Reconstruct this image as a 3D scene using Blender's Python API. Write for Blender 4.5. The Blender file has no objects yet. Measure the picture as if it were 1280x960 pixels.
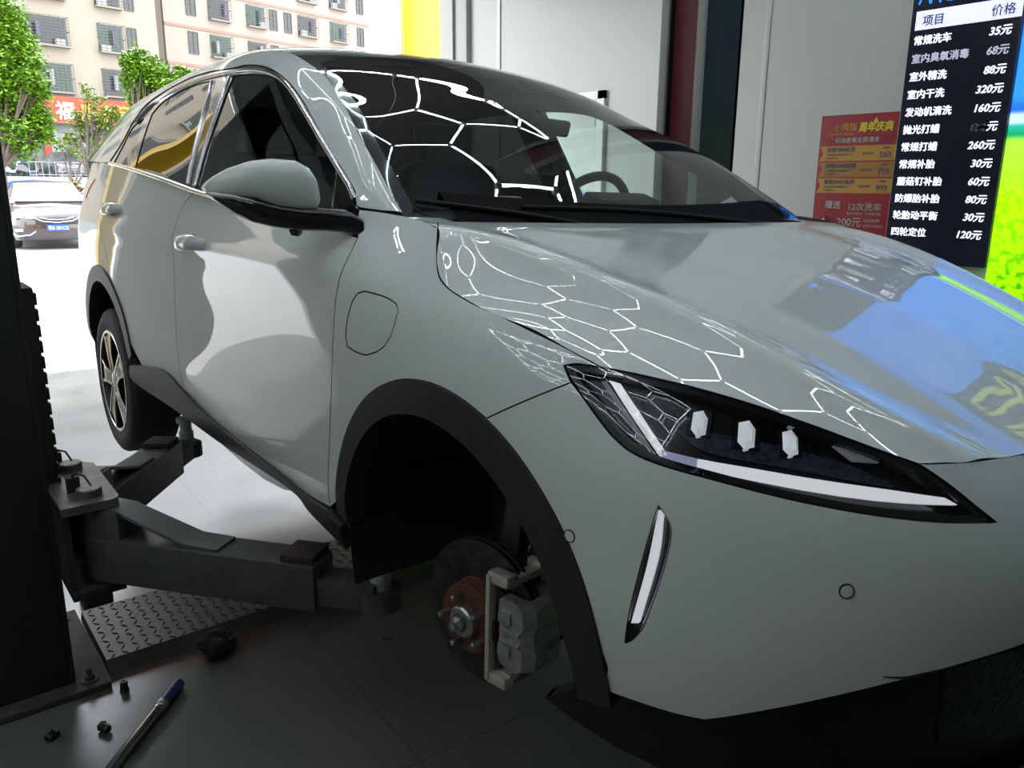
import bpy, bmesh, math, random
import numpy as np
from mathutils import Vector, Matrix, geometry

random.seed(7)
SC = bpy.context.scene
COL = SC.collection
R = math.radians

# ---------------------------------------------------------------- camera, world, sun, exposure
CAM = Vector((1.19, -1.69, 1.50))
HEAD, PITCH, ROLL, FPX = R(38.6), R(14.0), R(0.5), 1000.0
fw_h = Vector((-math.cos(HEAD), math.sin(HEAD), 0))
RT0 = Vector((fw_h.y, -fw_h.x, 0))
FW = fw_h * math.cos(PITCH) + Vector((0, 0, -math.sin(PITCH)))
UP0 = RT0.cross(FW)
UPV = UP0 * math.cos(ROLL) - RT0 * math.sin(ROLL)
RTV = RT0 * math.cos(ROLL) + UP0 * math.sin(ROLL)
cam_data = bpy.data.cameras.new('camera')
cam_data.sensor_width = 36.0
cam_data.lens = FPX / 1280 * 36.0
cam_data.clip_start = 0.05
cam_data.clip_end = 400
cam = bpy.data.objects.new('camera', cam_data)
COL.objects.link(cam)
cam.matrix_world = Matrix((
    (RTV.x, UPV.x, -FW.x, CAM.x), (RTV.y, UPV.y, -FW.y, CAM.y),
    (RTV.z, UPV.z, -FW.z, CAM.z), (0, 0, 0, 1)))
SC.camera = cam
SC.view_settings.view_transform = 'Standard'
SC.view_settings.look = 'None'
SC.view_settings.gamma = 1.0
SC.view_settings.use_curve_mapping = False
SC.view_settings.exposure = 0.0

world = bpy.data.worlds.new('world')
SC.world = world
world.use_nodes = True
wn = world.node_tree.nodes
wl = world.node_tree.links
wn.clear()
w_out = wn.new('ShaderNodeOutputWorld')
w_bg = wn.new('ShaderNodeBackground')
w_bg.inputs['Strength'].default_value = 7.2
w_rmp = wn.new('ShaderNodeValToRGB')
w_tc = wn.new('ShaderNodeTexCoord')
w_sep = wn.new('ShaderNodeSeparateXYZ')
wl.new(w_tc.outputs['Generated'], w_sep.inputs[0])
wl.new(w_sep.outputs['Z'], w_rmp.inputs[0])
w_rmp.color_ramp.elements[0].color = (1.0, 0.99, 0.97, 1)
w_rmp.color_ramp.elements[1].color = (0.72, 0.85, 1.0, 1)
wl.new(w_rmp.outputs[0], w_bg.inputs['Color'])
wl.new(w_bg.outputs[0], w_out.inputs[0])

sun_d = bpy.data.lights.new('sun', 'SUN')
sun_d.energy = 6.0
sun_d.angle = R(3)
sun_d.color = (1.0, 0.95, 0.86)
sun = bpy.data.objects.new('sun', sun_d)
COL.objects.link(sun)
sun.rotation_euler = Vector((.42, .10, -.90)).to_track_quat('-Z', 'Y').to_euler()
TUBE_E = 15.5
sun.location = (-20, 0, 30)

# ---------------------------------------------------------------- materials
MATS = {}
def mat(name, col=(0.5, 0.5, 0.5), rough=0.5, metal=0.0, coat=0.0, emit=None, estr=0.0,
        noise=None, bump=0.0, bscale=50.0, spec=0.5, coat_rough=0.03, coat_ior=1.5):
    """one procedural principled material; noise = (scale, other colour, amount)"""
    if name in MATS:
        return MATS[name]
    m = bpy.data.materials.new(name)
    m.use_nodes = True
    nt = m.node_tree
    b = nt.nodes['Principled BSDF']
    b.inputs['Base Color'].default_value = (*col, 1)
    b.inputs['Roughness'].default_value = rough
    b.inputs['Metallic'].default_value = metal
    b.inputs['Coat Weight'].default_value = coat
    b.inputs['Coat Roughness'].default_value = coat_rough
    b.inputs['Specular IOR Level'].default_value = spec
    b.inputs['Coat IOR'].default_value = coat_ior
    if emit:
        b.inputs['Emission Color'].default_value = (*emit, 1)
        b.inputs['Emission Strength'].default_value = estr
    if noise or bump:
        tc = nt.nodes.new('ShaderNodeTexCoord')
    if noise:
        n = nt.nodes.new('ShaderNodeTexNoise')
        n.inputs['Scale'].default_value = noise[0]
        n.inputs['Detail'].default_value = 6
        nt.links.new(tc.outputs['Object'], n.inputs['Vector'])
        rp = nt.nodes.new('ShaderNodeValToRGB')
        rp.color_ramp.elements[0].position = 0.5 - noise[2] * 0.3
        rp.color_ramp.elements[1].position = 0.5 + noise[2] * 0.3
        rp.color_ramp.elements[0].color = (*col, 1)
        rp.color_ramp.elements[1].color = (*noise[1], 1)
        nt.links.new(n.outputs['Fac'], rp.inputs[0])
        nt.links.new(rp.outputs[0], b.inputs['Base Color'])
    if bump:
        n2 = nt.nodes.new('ShaderNodeTexNoise')
        n2.inputs['Scale'].default_value = bscale
        n2.inputs['Detail'].default_value = 3
        nt.links.new(tc.outputs['Object'], n2.inputs['Vector'])
        bp = nt.nodes.new('ShaderNodeBump')
        bp.inputs['Strength'].default_value = bump
        bp.inputs['Distance'].default_value = 0.01
        nt.links.new(n2.outputs['Fac'], bp.inputs['Height'])
        nt.links.new(bp.outputs[0], b.inputs['Normal'])
    MATS[name] = m
    return m

def glass_mat(name, tint=(0.1, 0.1, 0.1), ior=1.5, rough=0.0):
    """thin pane: tinted see-through with Fresnel reflection"""
    if name in MATS:
        return MATS[name]
    m = bpy.data.materials.new(name)
    m.use_nodes = True
    nt = m.node_tree
    nt.nodes.clear()
    o = nt.nodes.new('ShaderNodeOutputMaterial')
    mx = nt.nodes.new('ShaderNodeMixShader')
    tr = nt.nodes.new('ShaderNodeBsdfTransparent')
    gl = nt.nodes.new('ShaderNodeBsdfGlossy')
    fr = nt.nodes.new('ShaderNodeFresnel')
    # a pane has the same reflectance from both sides
    gm = nt.nodes.new('ShaderNodeNewGeometry')
    mr = nt.nodes.new('ShaderNodeMapRange')
    mr.inputs[3].default_value = ior; mr.inputs[4].default_value = 1.0 / ior
    nt.links.new(gm.outputs['Backfacing'], mr.inputs[0])
    nt.links.new(mr.outputs[0], fr.inputs['IOR'])
    tr.inputs[0].default_value = (*tint, 1)
    gl.inputs['Color'].default_value = (1, 1, 1, 1)
    gl.inputs['Roughness'].default_value = rough
    nt.links.new(fr.outputs[0], mx.inputs[0])
    nt.links.new(tr.outputs[0], mx.inputs[1])
    nt.links.new(gl.outputs[0], mx.inputs[2])
    nt.links.new(mx.outputs[0], o.inputs[0])
    MATS[name] = m
    return m

PAINT = mat('white_car_paint', (0.70, 0.75, 0.715), 0.35, 0.0, 1.0, spec=0.15, coat_rough=0.004, coat_ior=1.62)
LINING = mat('dark_lining', (0.012, 0.012, 0.013), 0.8)
CLAD = mat('black_cladding_plastic', (0.022, 0.022, 0.023), 0.45, bump=0.05, bscale=400)
GLOSSBLACK = mat('gloss_black_trim', (0.008, 0.008, 0.009), 0.12, coat=1.0)
CHROME = mat('satin_chrome', (0.75, 0.75, 0.75), 0.12, 1.0)
STEEL = mat('zinc_steel', (.45, .45, .44), .35, .9)
DARKM = mat('oily_dark_metal', (.035, .034, .032), .5, .5)
RUBBER = mat('tyre_rubber', (0.018, 0.018, 0.019), 0.7)

# ---------------------------------------------------------------- object helpers
def tag(o, label=None, cat=None, group=None, kind=None):
    if label: o['label'] = label
    if cat: o['category'] = cat
    if group: o['group'] = group
    if kind: o['kind'] = kind
    return o

def thing(name, label, cat, loc=(0, 0, 0), rotz=0.0, group=None):
    o = bpy.data.objects.new(name, None)
    o.empty_display_size = 0.1
    COL.objects.link(o)
    o.location = loc
    o.rotation_euler = (0, 0, rotz)
    return tag(o, label, cat, group)

def link(name, me, parent=None, loc=None):
    o = bpy.data.objects.new(name, me)
    COL.objects.link(o)
    if parent is not None:
        o.parent = parent
    if loc is not None:
        o.location = loc
    return o

def frame_from(d, up=Vector((0, 0, 1))):
    d = Vector(d).normalized()
    if abs(d.dot(up)) > 0.98:
        up = Vector((1, 0, 0))
    a = up.cross(d).normalized()
    b = d.cross(a).normalized()
    return a, b, d

class MB:
    """gathers the shapes of ONE part into one mesh"""
    def __init__(s):
        s.v = []; s.f = []; s.mi = []; s.cur = 0
    def add(s, verts, faces):
        k = len(s.v)
        s.v += [tuple(p) for p in verts]
        s.f += [tuple(i + k for i in f) for f in faces]
        s.mi += [s.cur] * len(faces)
        return s
    def addbm(s, bm):
        bm.verts.index_update()
        s.add([v.co[:] for v in bm.verts], [[v.index for v in f.verts] for f in bm.faces])
        bm.free()
        return s
    def box(s, c, d, rot=None, bev=0.0, seg=2):
        bm = bmesh.new()
        bmesh.ops.create_cube(bm, size=1.0)
        bmesh.ops.scale(bm, vec=d, verts=bm.verts)
        if bev > 0:
            bmesh.ops.bevel(bm, geom=bm.edges[:], offset=min(bev, min(d) * 0.49), segments=seg, affect='EDGES', profile=0.6)
        if rot is not None:
            if not isinstance(rot, Matrix):
                from mathutils import Euler
                rot = Euler(rot).to_matrix()
            bmesh.ops.rotate(bm, matrix=rot, verts=bm.verts)
        bmesh.ops.translate(bm, vec=c, verts=bm.verts)
        return s.addbm(bm)
    def span(s, a, b, bev=0.0):
        a = Vector(a); b = Vector(b)
        return s.box((a + b) / 2, [abs(t) for t in (b - a)], bev=bev)
    def beam(s, p0, p1, w, h, bev=0.0, up=Vector((0, 0, 1)), ext=0.0):
        """box of width w and height h along p0-p1"""
        p0 = Vector(p0); p1 = Vector(p1)
        a, b, d = frame_from(p1 - p0, up)
        rot = Matrix((d, a, b)).transposed()
        return s.box((p0 + p1) / 2, ((p1 - p0).length + ext, w, h), rot, bev)
    def cyl(s, p0, p1, r0, r1=None, n=20, caps=True):
        r1 = r0 if r1 is None else r1
        p0 = Vector(p0); p1 = Vector(p1)
        a, b, d = frame_from(p1 - p0)
        vs = []
        for p, r in ((p0, r0), (p1, r1)):
            for i in range(n):
                t = 2 * math.pi * i / n
                vs.append(p + a * (r * math.cos(t)) + b * (r * math.sin(t)))
        fs = [(i, (i + 1) % n, n + (i + 1) % n, n + i) for i in range(n)]
        if caps:
            fs += [tuple(reversed(range(n))), tuple(range(n, 2 * n))]
        return s.add(vs, fs)
    def lathe(s, c, axis, prof, n=32, close=False, a0=0.0, a1=2 * math.pi):
        """prof = [(distance along the axis, radius)]"""
        a, b, d = frame_from(axis)
        c = Vector(c)
        full = abs(a1 - a0 - 2 * math.pi) < 1e-6
        m = n if full else n + 1
        vs = []
        for (h, r) in prof:
            for i in range(m):
                t = a0 + (a1 - a0) * i / n
                vs.append(c + d * h + a * (r * math.cos(t)) + b * (r * math.sin(t)))
        fs = []
        k = len(prof)
        for j in range(k if close else k - 1):
            j2 = (j + 1) % k
            for i in range(n):
                i2 = (i + 1) % m
                fs.append((j * m + i, j * m + i2, j2 * m + i2, j2 * m + i))
        return s.add(vs, fs)
    def tube(s, pts, r, n=10, caps=True, up=Vector((0, 0, 1))):
        pts = [Vector(p) for p in pts]
        rr = r if isinstance(r, (list, tuple)) else [r] * len(pts)
        vs = []
        a = None
        for i, p in enumerate(pts):
            d = (pts[min(i + 1, len(pts) - 1)] - pts[max(i - 1, 0)]).normalized()
            if a is None:
                a, b, _ = frame_from(d, up)
            else:
                a = (a - d * a.dot(d)).normalized()
                b = d.cross(a)
            for k in range(n):
                t = 2 * math.pi * k / n
                vs.append(p + a * (rr[i] * math.cos(t)) + b * (rr[i] * math.sin(t)))
        fs = []
        for i in range(len(pts) - 1):
            for k in range(n):
                k2 = (k + 1) % n
                fs.append((i * n + k, i * n + k2, (i + 1) * n + k2, (i + 1) * n + k))
        if caps:
            fs += [tuple(reversed(range(n))), tuple(range((len(pts) - 1) * n, len(pts) * n))]
        return s.add(vs, fs)
    def prism(s, poly, o, ax, ay, depth):
        """2-D outline poly extruded: o + x*ax + y*ay, thickness vector depth"""
        o = Vector(o); ax = Vector(ax); ay = Vector(ay); dp = Vector(depth)
        n = len(poly)
        vs = [o + ax * x + ay * y for x, y in poly]
        vs += [v + dp for v in vs]
        tri = geometry.tessellate_polygon([[Vector((x, y, 0)) for x, y in poly]])
        fs = [t for t in tri] + [tuple(i + n for i in reversed(t)) for t in tri]
        fs += [(i, (i + 1) % n, n + (i + 1) % n, n + i) for i in range(n)]
        return s.add(vs, fs)
    def loft(s, rings, caps=True, closed=True):
        n = len(rings[0])
        vs = [p for r_ in rings for p in r_]
        fs = []
        for j in range(len(rings) - 1):
            for i in range(n if closed else n - 1):
                i2 = (i + 1) % n
                fs.append((j * n + i, j * n + i2, (j + 1) * n + i2, (j + 1) * n + i))
        if caps and closed:
            fs += [tuple(reversed(range(n))), tuple(range((len(rings) - 1) * n, len(rings) * n))]
        return s.add(vs, fs)
    def build(s, name, mats, parent=None, smooth=35, loc=None, fixn=True):
        me = bpy.data.meshes.new(name)
        me.from_pydata(s.v, [], s.f)
        for m in (mats if isinstance(mats, (list, tuple)) else [mats]):
            me.materials.append(m)
        if any(s.mi):
            me.polygons.foreach_set('material_index', s.mi)
        if fixn:
            bm = bmesh.new(); bm.from_mesh(me)
            bmesh.ops.recalc_face_normals(bm, faces=bm.faces)
            bm.to_mesh(me); bm.free()
        if smooth:
            me.polygons.foreach_set('use_smooth', [True] * len(me.polygons))
            me.set_sharp_from_angle(angle=R(smooth))
        me.update()
        return link(name, me, parent, loc)

def mirror_copy(o, parent=None):
    """a copy on the other side of the car (y -> -y) with real mirrored geometry"""
    me = o.data.copy()
    n = len(me.vertices)
    co = np.empty(n * 3); me.vertices.foreach_get('co', co)
    co = co.reshape(-1, 3); co[:, 1] *= -1
    had = me.has_custom_normals
    if had:
        nl = len(me.loops)
        ln = np.empty(nl * 3); me.corner_normals.foreach_get('vector', ln)
        ln = ln.reshape(-1, 3).copy(); ln[:, 1] *= -1
    me.vertices.foreach_set('co', co.ravel())
    if had:
        # flip each polygon, keep its normals with its corners
        order = []
        for p in me.polygons:
            ls = list(p.loop_indices)
            order += [ls[0]] + ls[:0:-1]
        me.flip_normals()
        me.normals_split_custom_set(ln[order].tolist())
    else:
        me.flip_normals()
    me.update()
    c = o.copy(); c.data = me
    COL.objects.link(c)
    c.parent = parent if parent is not None else o.parent
    return c

# ---------------------------------------------------------------- smooth surfaces of the car
def spline_w(t, q):
    """weights of a natural cubic spline: values at knots t -> values at q"""
    t = np.asarray(t, float); q = np.atleast_1d(np.asarray(q, float))
    n = len(t); h = np.diff(t)
    A = np.zeros((n, n)); B = np.zeros((n, n))
    A[0, 0] = A[-1, -1] = 1
    for i in range(1, n - 1):
        A[i, i - 1] = h[i - 1]; A[i, i] = 2 * (h[i - 1] + h[i]); A[i, i + 1] = h[i]
        B[i, i - 1] = 6 / h[i - 1]; B[i, i + 1] = 6 / h[i]; B[i, i] = -6 / h[i - 1] - 6 / h[i]
    K = np.linalg.solve(A, B)
    k = np.clip(np.searchsorted(t, q) - 1, 0, n - 2)
    hk = h[k]; x = q - t[k]; a = 1 - x / hk; b = x / hk
    W = np.zeros((len(q), n)); r = np.arange(len(q))
    W[r, k] += a; W[r, k + 1] += b
    ca = (a ** 3 - a) * hk ** 2 / 6; cb = (b ** 3 - b) * hk ** 2 / 6
    lo = (q < t[0]) | (q > t[-1])       # straight beyond the ends
    if lo.any():
        ca = np.where(q < t[0], -x * hk / 3, np.where(q > t[-1], -0.0, ca))
        e = q - t[-1]
        ca = np.where(q > t[-1], e * hk / 6, ca)
        cb = np.where(q < t[0], -x * hk / 6, np.where(q > t[-1], e * hk / 3, cb))
    W += ca[:, None] * K[k] + cb[:, None] * K[k + 1]
    return W

CAR_LIFT = 0.38
CAR_ROLL = R(-1.2)
CAR_PIV = Vector((0, -0.9, 0.7))
CAR_M = Matrix.Translation(Vector((0, 0, CAR_LIFT)) + CAR_PIV) @ Matrix.Rotation(CAR_ROLL, 4, 'X') @ Matrix.Translation(-CAR_PIV)
CAR_MN = np.array(CAR_M)
RTN, UPN, FWN, CAMN = (np.array(v) for v in (RTV, UPV, FW, CAM))

def project_w(P):
    d = np.asarray(P, float) - CAMN
    z = d @ FWN
    return np.stack([640 + FPX * (d @ RTN) / z, 480 - FPX * (d @ UPN) / z], -1)
def project_car(P):
    P = np.asarray(P, float)
    return project_w(P @ CAR_MN[:3, :3].T + CAR_MN[:3, 3])
def ray(px, py):
    return (RTV * ((px - 640) / FPX) + UPV * ((480 - py) / FPX) + FW)
def at_plane(px, py, axis, val):
    """the world point a pixel shows on the plane axis = val"""
    d = ray(px, py)
    t = (val - CAM[axis]) / d[axis]
    return CAM + d * t
CAR_MI = CAR_M.inverted()
def at_car(px, py, axis, val):
    """the point in the car's own frame that a pixel shows on the plane axis = val"""
    o = CAR_MI @ CAM
    d = CAR_MI.to_3x3() @ ray(px, py)
    return o + d * ((val - o[axis]) / d[axis])

class Surf:
    def __init__(s, ts, tv, P, gs=160, gv=90):
        s.ts = np.asarray(ts, float); s.tv = np.asarray(tv, float); s.P = np.asarray(P, float)
        s.a = np.linspace(s.ts[0], s.ts[-1], gs); s.b = np.linspace(s.tv[0], s.tv[-1], gv)
        A, B = np.meshgrid(s.a, s.b, indexing='ij')
        s.g = np.stack([A.ravel(), B.ravel()], -1)
        P3 = s.at(s.g); N3 = s.nrm(s.g)
        camc = np.array(CAR_MI @ CAM)
        s.face = ((camc - P3) * N3).sum(1) > 0
        s.px = project_car(P3)
        s.sign = 1
    def at(s, q):
        q = np.asarray(q, float).reshape(-1, 2)
        Wa = spline_w(s.ts, q[:, 0]); Wb = spline_w(s.tv, q[:, 1])
        return np.einsum('mi,ijc,mj->mc', Wa, s.P, Wb, optimize=True)
    def jac(s, q, e=1e-4):
        q = np.asarray(q, float).reshape(-1, 2)
        da = (s.at(q + [e, 0]) - s.at(q - [e, 0])) / (2 * e)
        db = (s.at(q + [0, e]) - s.at(q - [0, e])) / (2 * e)
        return da, db
    def nrm(s, q):
        da, db = s.jac(q)
        n = np.cross(da, db)
        return n / np.maximum(np.linalg.norm(n, axis=1, keepdims=True), 1e-12)
    def hit(s, px, py):
        """parameters of the surface point seen at a pixel"""
        d = ((s.px - [px, py]) ** 2).sum(1)
        d = np.where(s.face, d, d + 1e6)
        q = s.g[np.argmin(d)].copy()
        for _ in range(12):
            e = 1e-4
            f0 = project_car(s.at([q]))[0]
            fa = (project_car(s.at([q + [e, 0]]))[0] - f0) / e
            fb = (project_car(s.at([q + [0, e]]))[0] - f0) / e
            J = np.stack([fa, fb], 1)
            try:
                st = np.linalg.solve(J, np.array([px, py]) - f0)
            except np.linalg.LinAlgError:
                break
            ln = np.abs(st).max()
            if ln > 0.15: st *= 0.15 / ln
            q = q + st
            if ln < 1e-6: break
        return q

def crom(pts, n=8):
    """smooth open curve through 2-D points"""
    P = [np.asarray(p, float) for p in pts]
    if len(P) < 3:
        return [P[0] + (P[1] - P[0]) * i / n for i in range(n + 1)] if len(P) == 2 else P
    out = []
    E = [2 * P[0] - P[1]] + P + [2 * P[-1] - P[-2]]
    for i in range(1, len(E) - 2):
        p0, p1, p2, p3 = E[i - 1:i + 3]
        for k in range(n):
            t = k / n
            out.append(0.5 * (2 * p1 + (p2 - p0) * t + (2 * p0 - 5 * p1 + 4 * p2 - p3) * t * t + (3 * p1 - p0 - 3 * p2 + p3) * t ** 3))
    out.append(P[-1])
    return out

def outline(S, curves, n=8):
    """closed outline on surface S: list of curves; a point is (px, py) or ('s', a, b)"""
    out = []
    for c in curves:
        pp = [np.array(p[1:], float) if p[0] == 's' else S.hit(*p) for p in c]
        cc = crom(pp, n)
        if out and np.linalg.norm(out[-1] - cc[0]) < 1e-6:
            cc = cc[1:]
        out += cc
    if np.linalg.norm(out[0] - out[-1]) < 1e-6:
        out = out[:-1]
    return np.array(out)

def inset(S, poly, g):
    """move an outline inwards by g metres along the surface"""
    if g == 0: return poly
    area = 0.5 * np.sum(poly[:, 0] * np.roll(poly[:, 1], -1) - np.roll(poly[:, 0], -1) * poly[:, 1])
    da, db = S.jac(poly)
    P = S.at(poly)
    nx = np.roll(P, -1, 0) - P; pv = P - np.roll(P, 1, 0)
    T = nx / np.maximum(np.linalg.norm(nx, axis=1, keepdims=True), 1e-9) + pv / np.maximum(np.linalg.norm(pv, axis=1, keepdims=True), 1e-9)
    N = np.cross(da, db)
    I = np.cross(N, T) * (1 if area > 0 else -1)
    I /= np.maximum(np.linalg.norm(I, axis=1, keepdims=True), 1e-9)
    out = poly.copy()
    for i in range(len(poly)):
        J = np.stack([da[i], db[i]], 1)
        st, *_ = np.linalg.lstsq(J, I[i] * g, rcond=None)
        out[i] += st
    return out

def inside(poly, q):
    x, y = q[:, 0], q[:, 1]
    c = np.zeros(len(q), bool)
    j = len(poly) - 1
    for i in range(len(poly)):
        xi, yi = poly[i]; xj, yj = poly[j]
        if yi != yj:
            m = ((yi > y) != (yj > y)) & (x < (xj - xi) * (y - yi) / (yj - yi) + xi)
            c ^= m
        j = i
    return c

def patch(name, S, poly, m, parent, gap=0.0015, thick=0.018, off=0.0, res=0.022, holes=(), back=None, label=None, mirror=False, rim=True, soft=0.003, outw=1):
    """a panel cut out of surface S along an outline, with its thickness and a lining behind"""
    loops = [inset(S, np.asarray(poly), gap)] + [inset(S, np.asarray(h), -gap) for h in holes]
    allb = np.concatenate(loops)
    edges = []; k = 0
    for L in loops:
        n = len(L)
        edges += [(k + i, k + (i + 1) % n) for i in range(n)]
        k += n
    lo = allb.min(0); hi = allb.max(0)
    c = (lo + hi) / 2
    da, db = S.jac([c])
    ra = res / max(np.linalg.norm(da), 1e-6); rb = res / max(np.linalg.norm(db), 1e-6)
    na = max(2, int((hi[0] - lo[0]) / ra)); nb = max(2, int((hi[1] - lo[1]) / rb))
    na = min(na, 140); nb = min(nb, 160)
    A, B = np.meshgrid(np.linspace(lo[0], hi[0], na + 1), np.linspace(lo[1], hi[1], nb + 1), indexing='ij')
    A = A + (np.arange(nb + 1)[None, :] % 2) * 0.5 * (hi[0] - lo[0]) / na
    q = np.stack([A.ravel(), B.ravel()], -1)
    ok = inside(loops[0], q)
    for L in loops[1:]: ok &= ~inside(L, q)
    q = q[ok]
    # keep clear of the outline
    sc = np.array([1 / ra, 1 / rb])
    dd = np.full(len(q), 9.0)
    for p in allb:
        dd = np.minimum(dd, (((q - p) * sc) ** 2).sum(1))
    q = q[dd > 0.16]
    V = np.concatenate([allb, q])
    nrmz = V * sc
    vv, ee, ff, ov, oe, of = geometry.delaunay_2d_cdt([Vector(p) for p in nrmz], edges, [], 0, 1e-5)
    W = np.array([v[:] for v in vv]) / sc
    F = np.array([list(f) for f in ff if len(f) == 3])
    cen = W[F].mean(1)
    ok = inside(loops[0], cen)
    for L in loops[1:]: ok &= ~inside(L, cen)
    F = F[ok]
    used = np.unique(F)
    mp = -np.ones(len(W), int); mp[used] = np.arange(len(used))
    W = W[used]; F = mp[F]
    P = S.at(W); N = S.nrm(W) * S.sign
    P = P + N * off
    # orient triangles with the normal
    fn = np.cross(P[F[:, 1]] - P[F[:, 0]], P[F[:, 2]] - P[F[:, 0]])
    fl = (fn * N[F[:, 0]]).sum(1) < 0
    F[fl] = F[fl][:, ::-1]
    # boundary edges
    cnt = {}
    for a, b, c_ in F.tolist():
        for e in ((a, b), (b, c_), (c_, a)):
            cnt[e] = 1
    bed = [e for e in cnt if (e[1], e[0]) not in cnt]
    n0 = len(P)
    verts = P.tolist(); faces = F.tolist(); mi = [0] * len(faces)
    ln = [N[i].tolist() for f in faces for i in f]
    if rim:
        bi = sorted({i for e in bed for i in e})
        mid = {i: len(verts) + k for k, i in enumerate(bi)}
        verts += (P[bi] - N[bi] * thick).tolist()
        for a, b in bed:
            faces.append([b, a, mid[a], mid[b]]); mi.append(0 if back is None else 1)  # lined panels get dark edges, painting in the shade of the gaps
            fnv = np.cross(np.array(verts[a]) - np.array(verts[b]), np.array(verts[mid[a]]) - np.array(verts[b]))
            fnv = (fnv / max(np.linalg.norm(fnv), 1e-9)).tolist()
            ln += [fnv] * 4
        if back is not None:
            k0 = len(verts)
            verts += (P - N * thick).tolist()
            for f in F.tolist():
                faces.append([k0 + i for i in f[::-1]]); mi.append(1)
                ln += [(-N[i]).tolist() for i in f[::-1]]
    me = bpy.data.meshes.new(name)
    me.from_pydata(verts, [], faces)
    me.materials.append(m)
    if back is not None: me.materials.append(back)
    me.polygons.foreach_set('material_index', mi)
    me.polygons.foreach_set('use_smooth', [True] * len(faces))
    me.normals_split_custom_set(ln)
    me.update()
    o = link(name, me, parent)
    if label: o['label'] = label
    if mirror:
        return o, mirror_copy(o)
    return o

def ribbon(name, S, curve, w, h, m, parent, off=0.0, mirror=False, label=None, taper=None, n=8, closed=False):
    """a raised strip (width w, height h) that follows a curve on the surface"""
    q = np.array(curve)
    P = S.at(q); N = S.nrm(q) * S.sign
    rings = []
    k = len(P)
    for i in range(k):
        T = P[min(i + 1, k - 1)] - P[max(i - 1, 0)]
        T /= max(np.linalg.norm(T), 1e-9)
        B = np.cross(N[i], T)
        ww = w * (taper(i / (k - 1)) if taper else 1)
        c = P[i] + N[i] * off
        rings.append([c - B * ww / 2 - N[i] * 0.004, c - B * ww / 2 + N[i] * h * 0.6, c - B * ww * 0.3 + N[i] * h,
                      c + B * ww * 0.3 + N[i] * h, c + B * ww / 2 + N[i] * h * 0.6, c + B * ww / 2 - N[i] * 0.004])
    mb = MB().loft(rings)
    o = mb.build(name, m, parent, smooth=50)
    if label: o['label'] = label
    if mirror: return o, mirror_copy(o)
    return o
def path_on(S, pts, n=8):
    return crom([np.array(p[1:], float) if p[0] == 's' else S.hit(*p) for p in pts], n)
# ---------------------------------------------------------------- the garage: shell, lamps, lift
YW = 3.0
FAC = -5.8                   # the open front
def struct(name, mb, m, smooth=30):
    o = mb.build(name, m, None, smooth)
    o['kind'] = 'structure'
    return o

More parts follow.
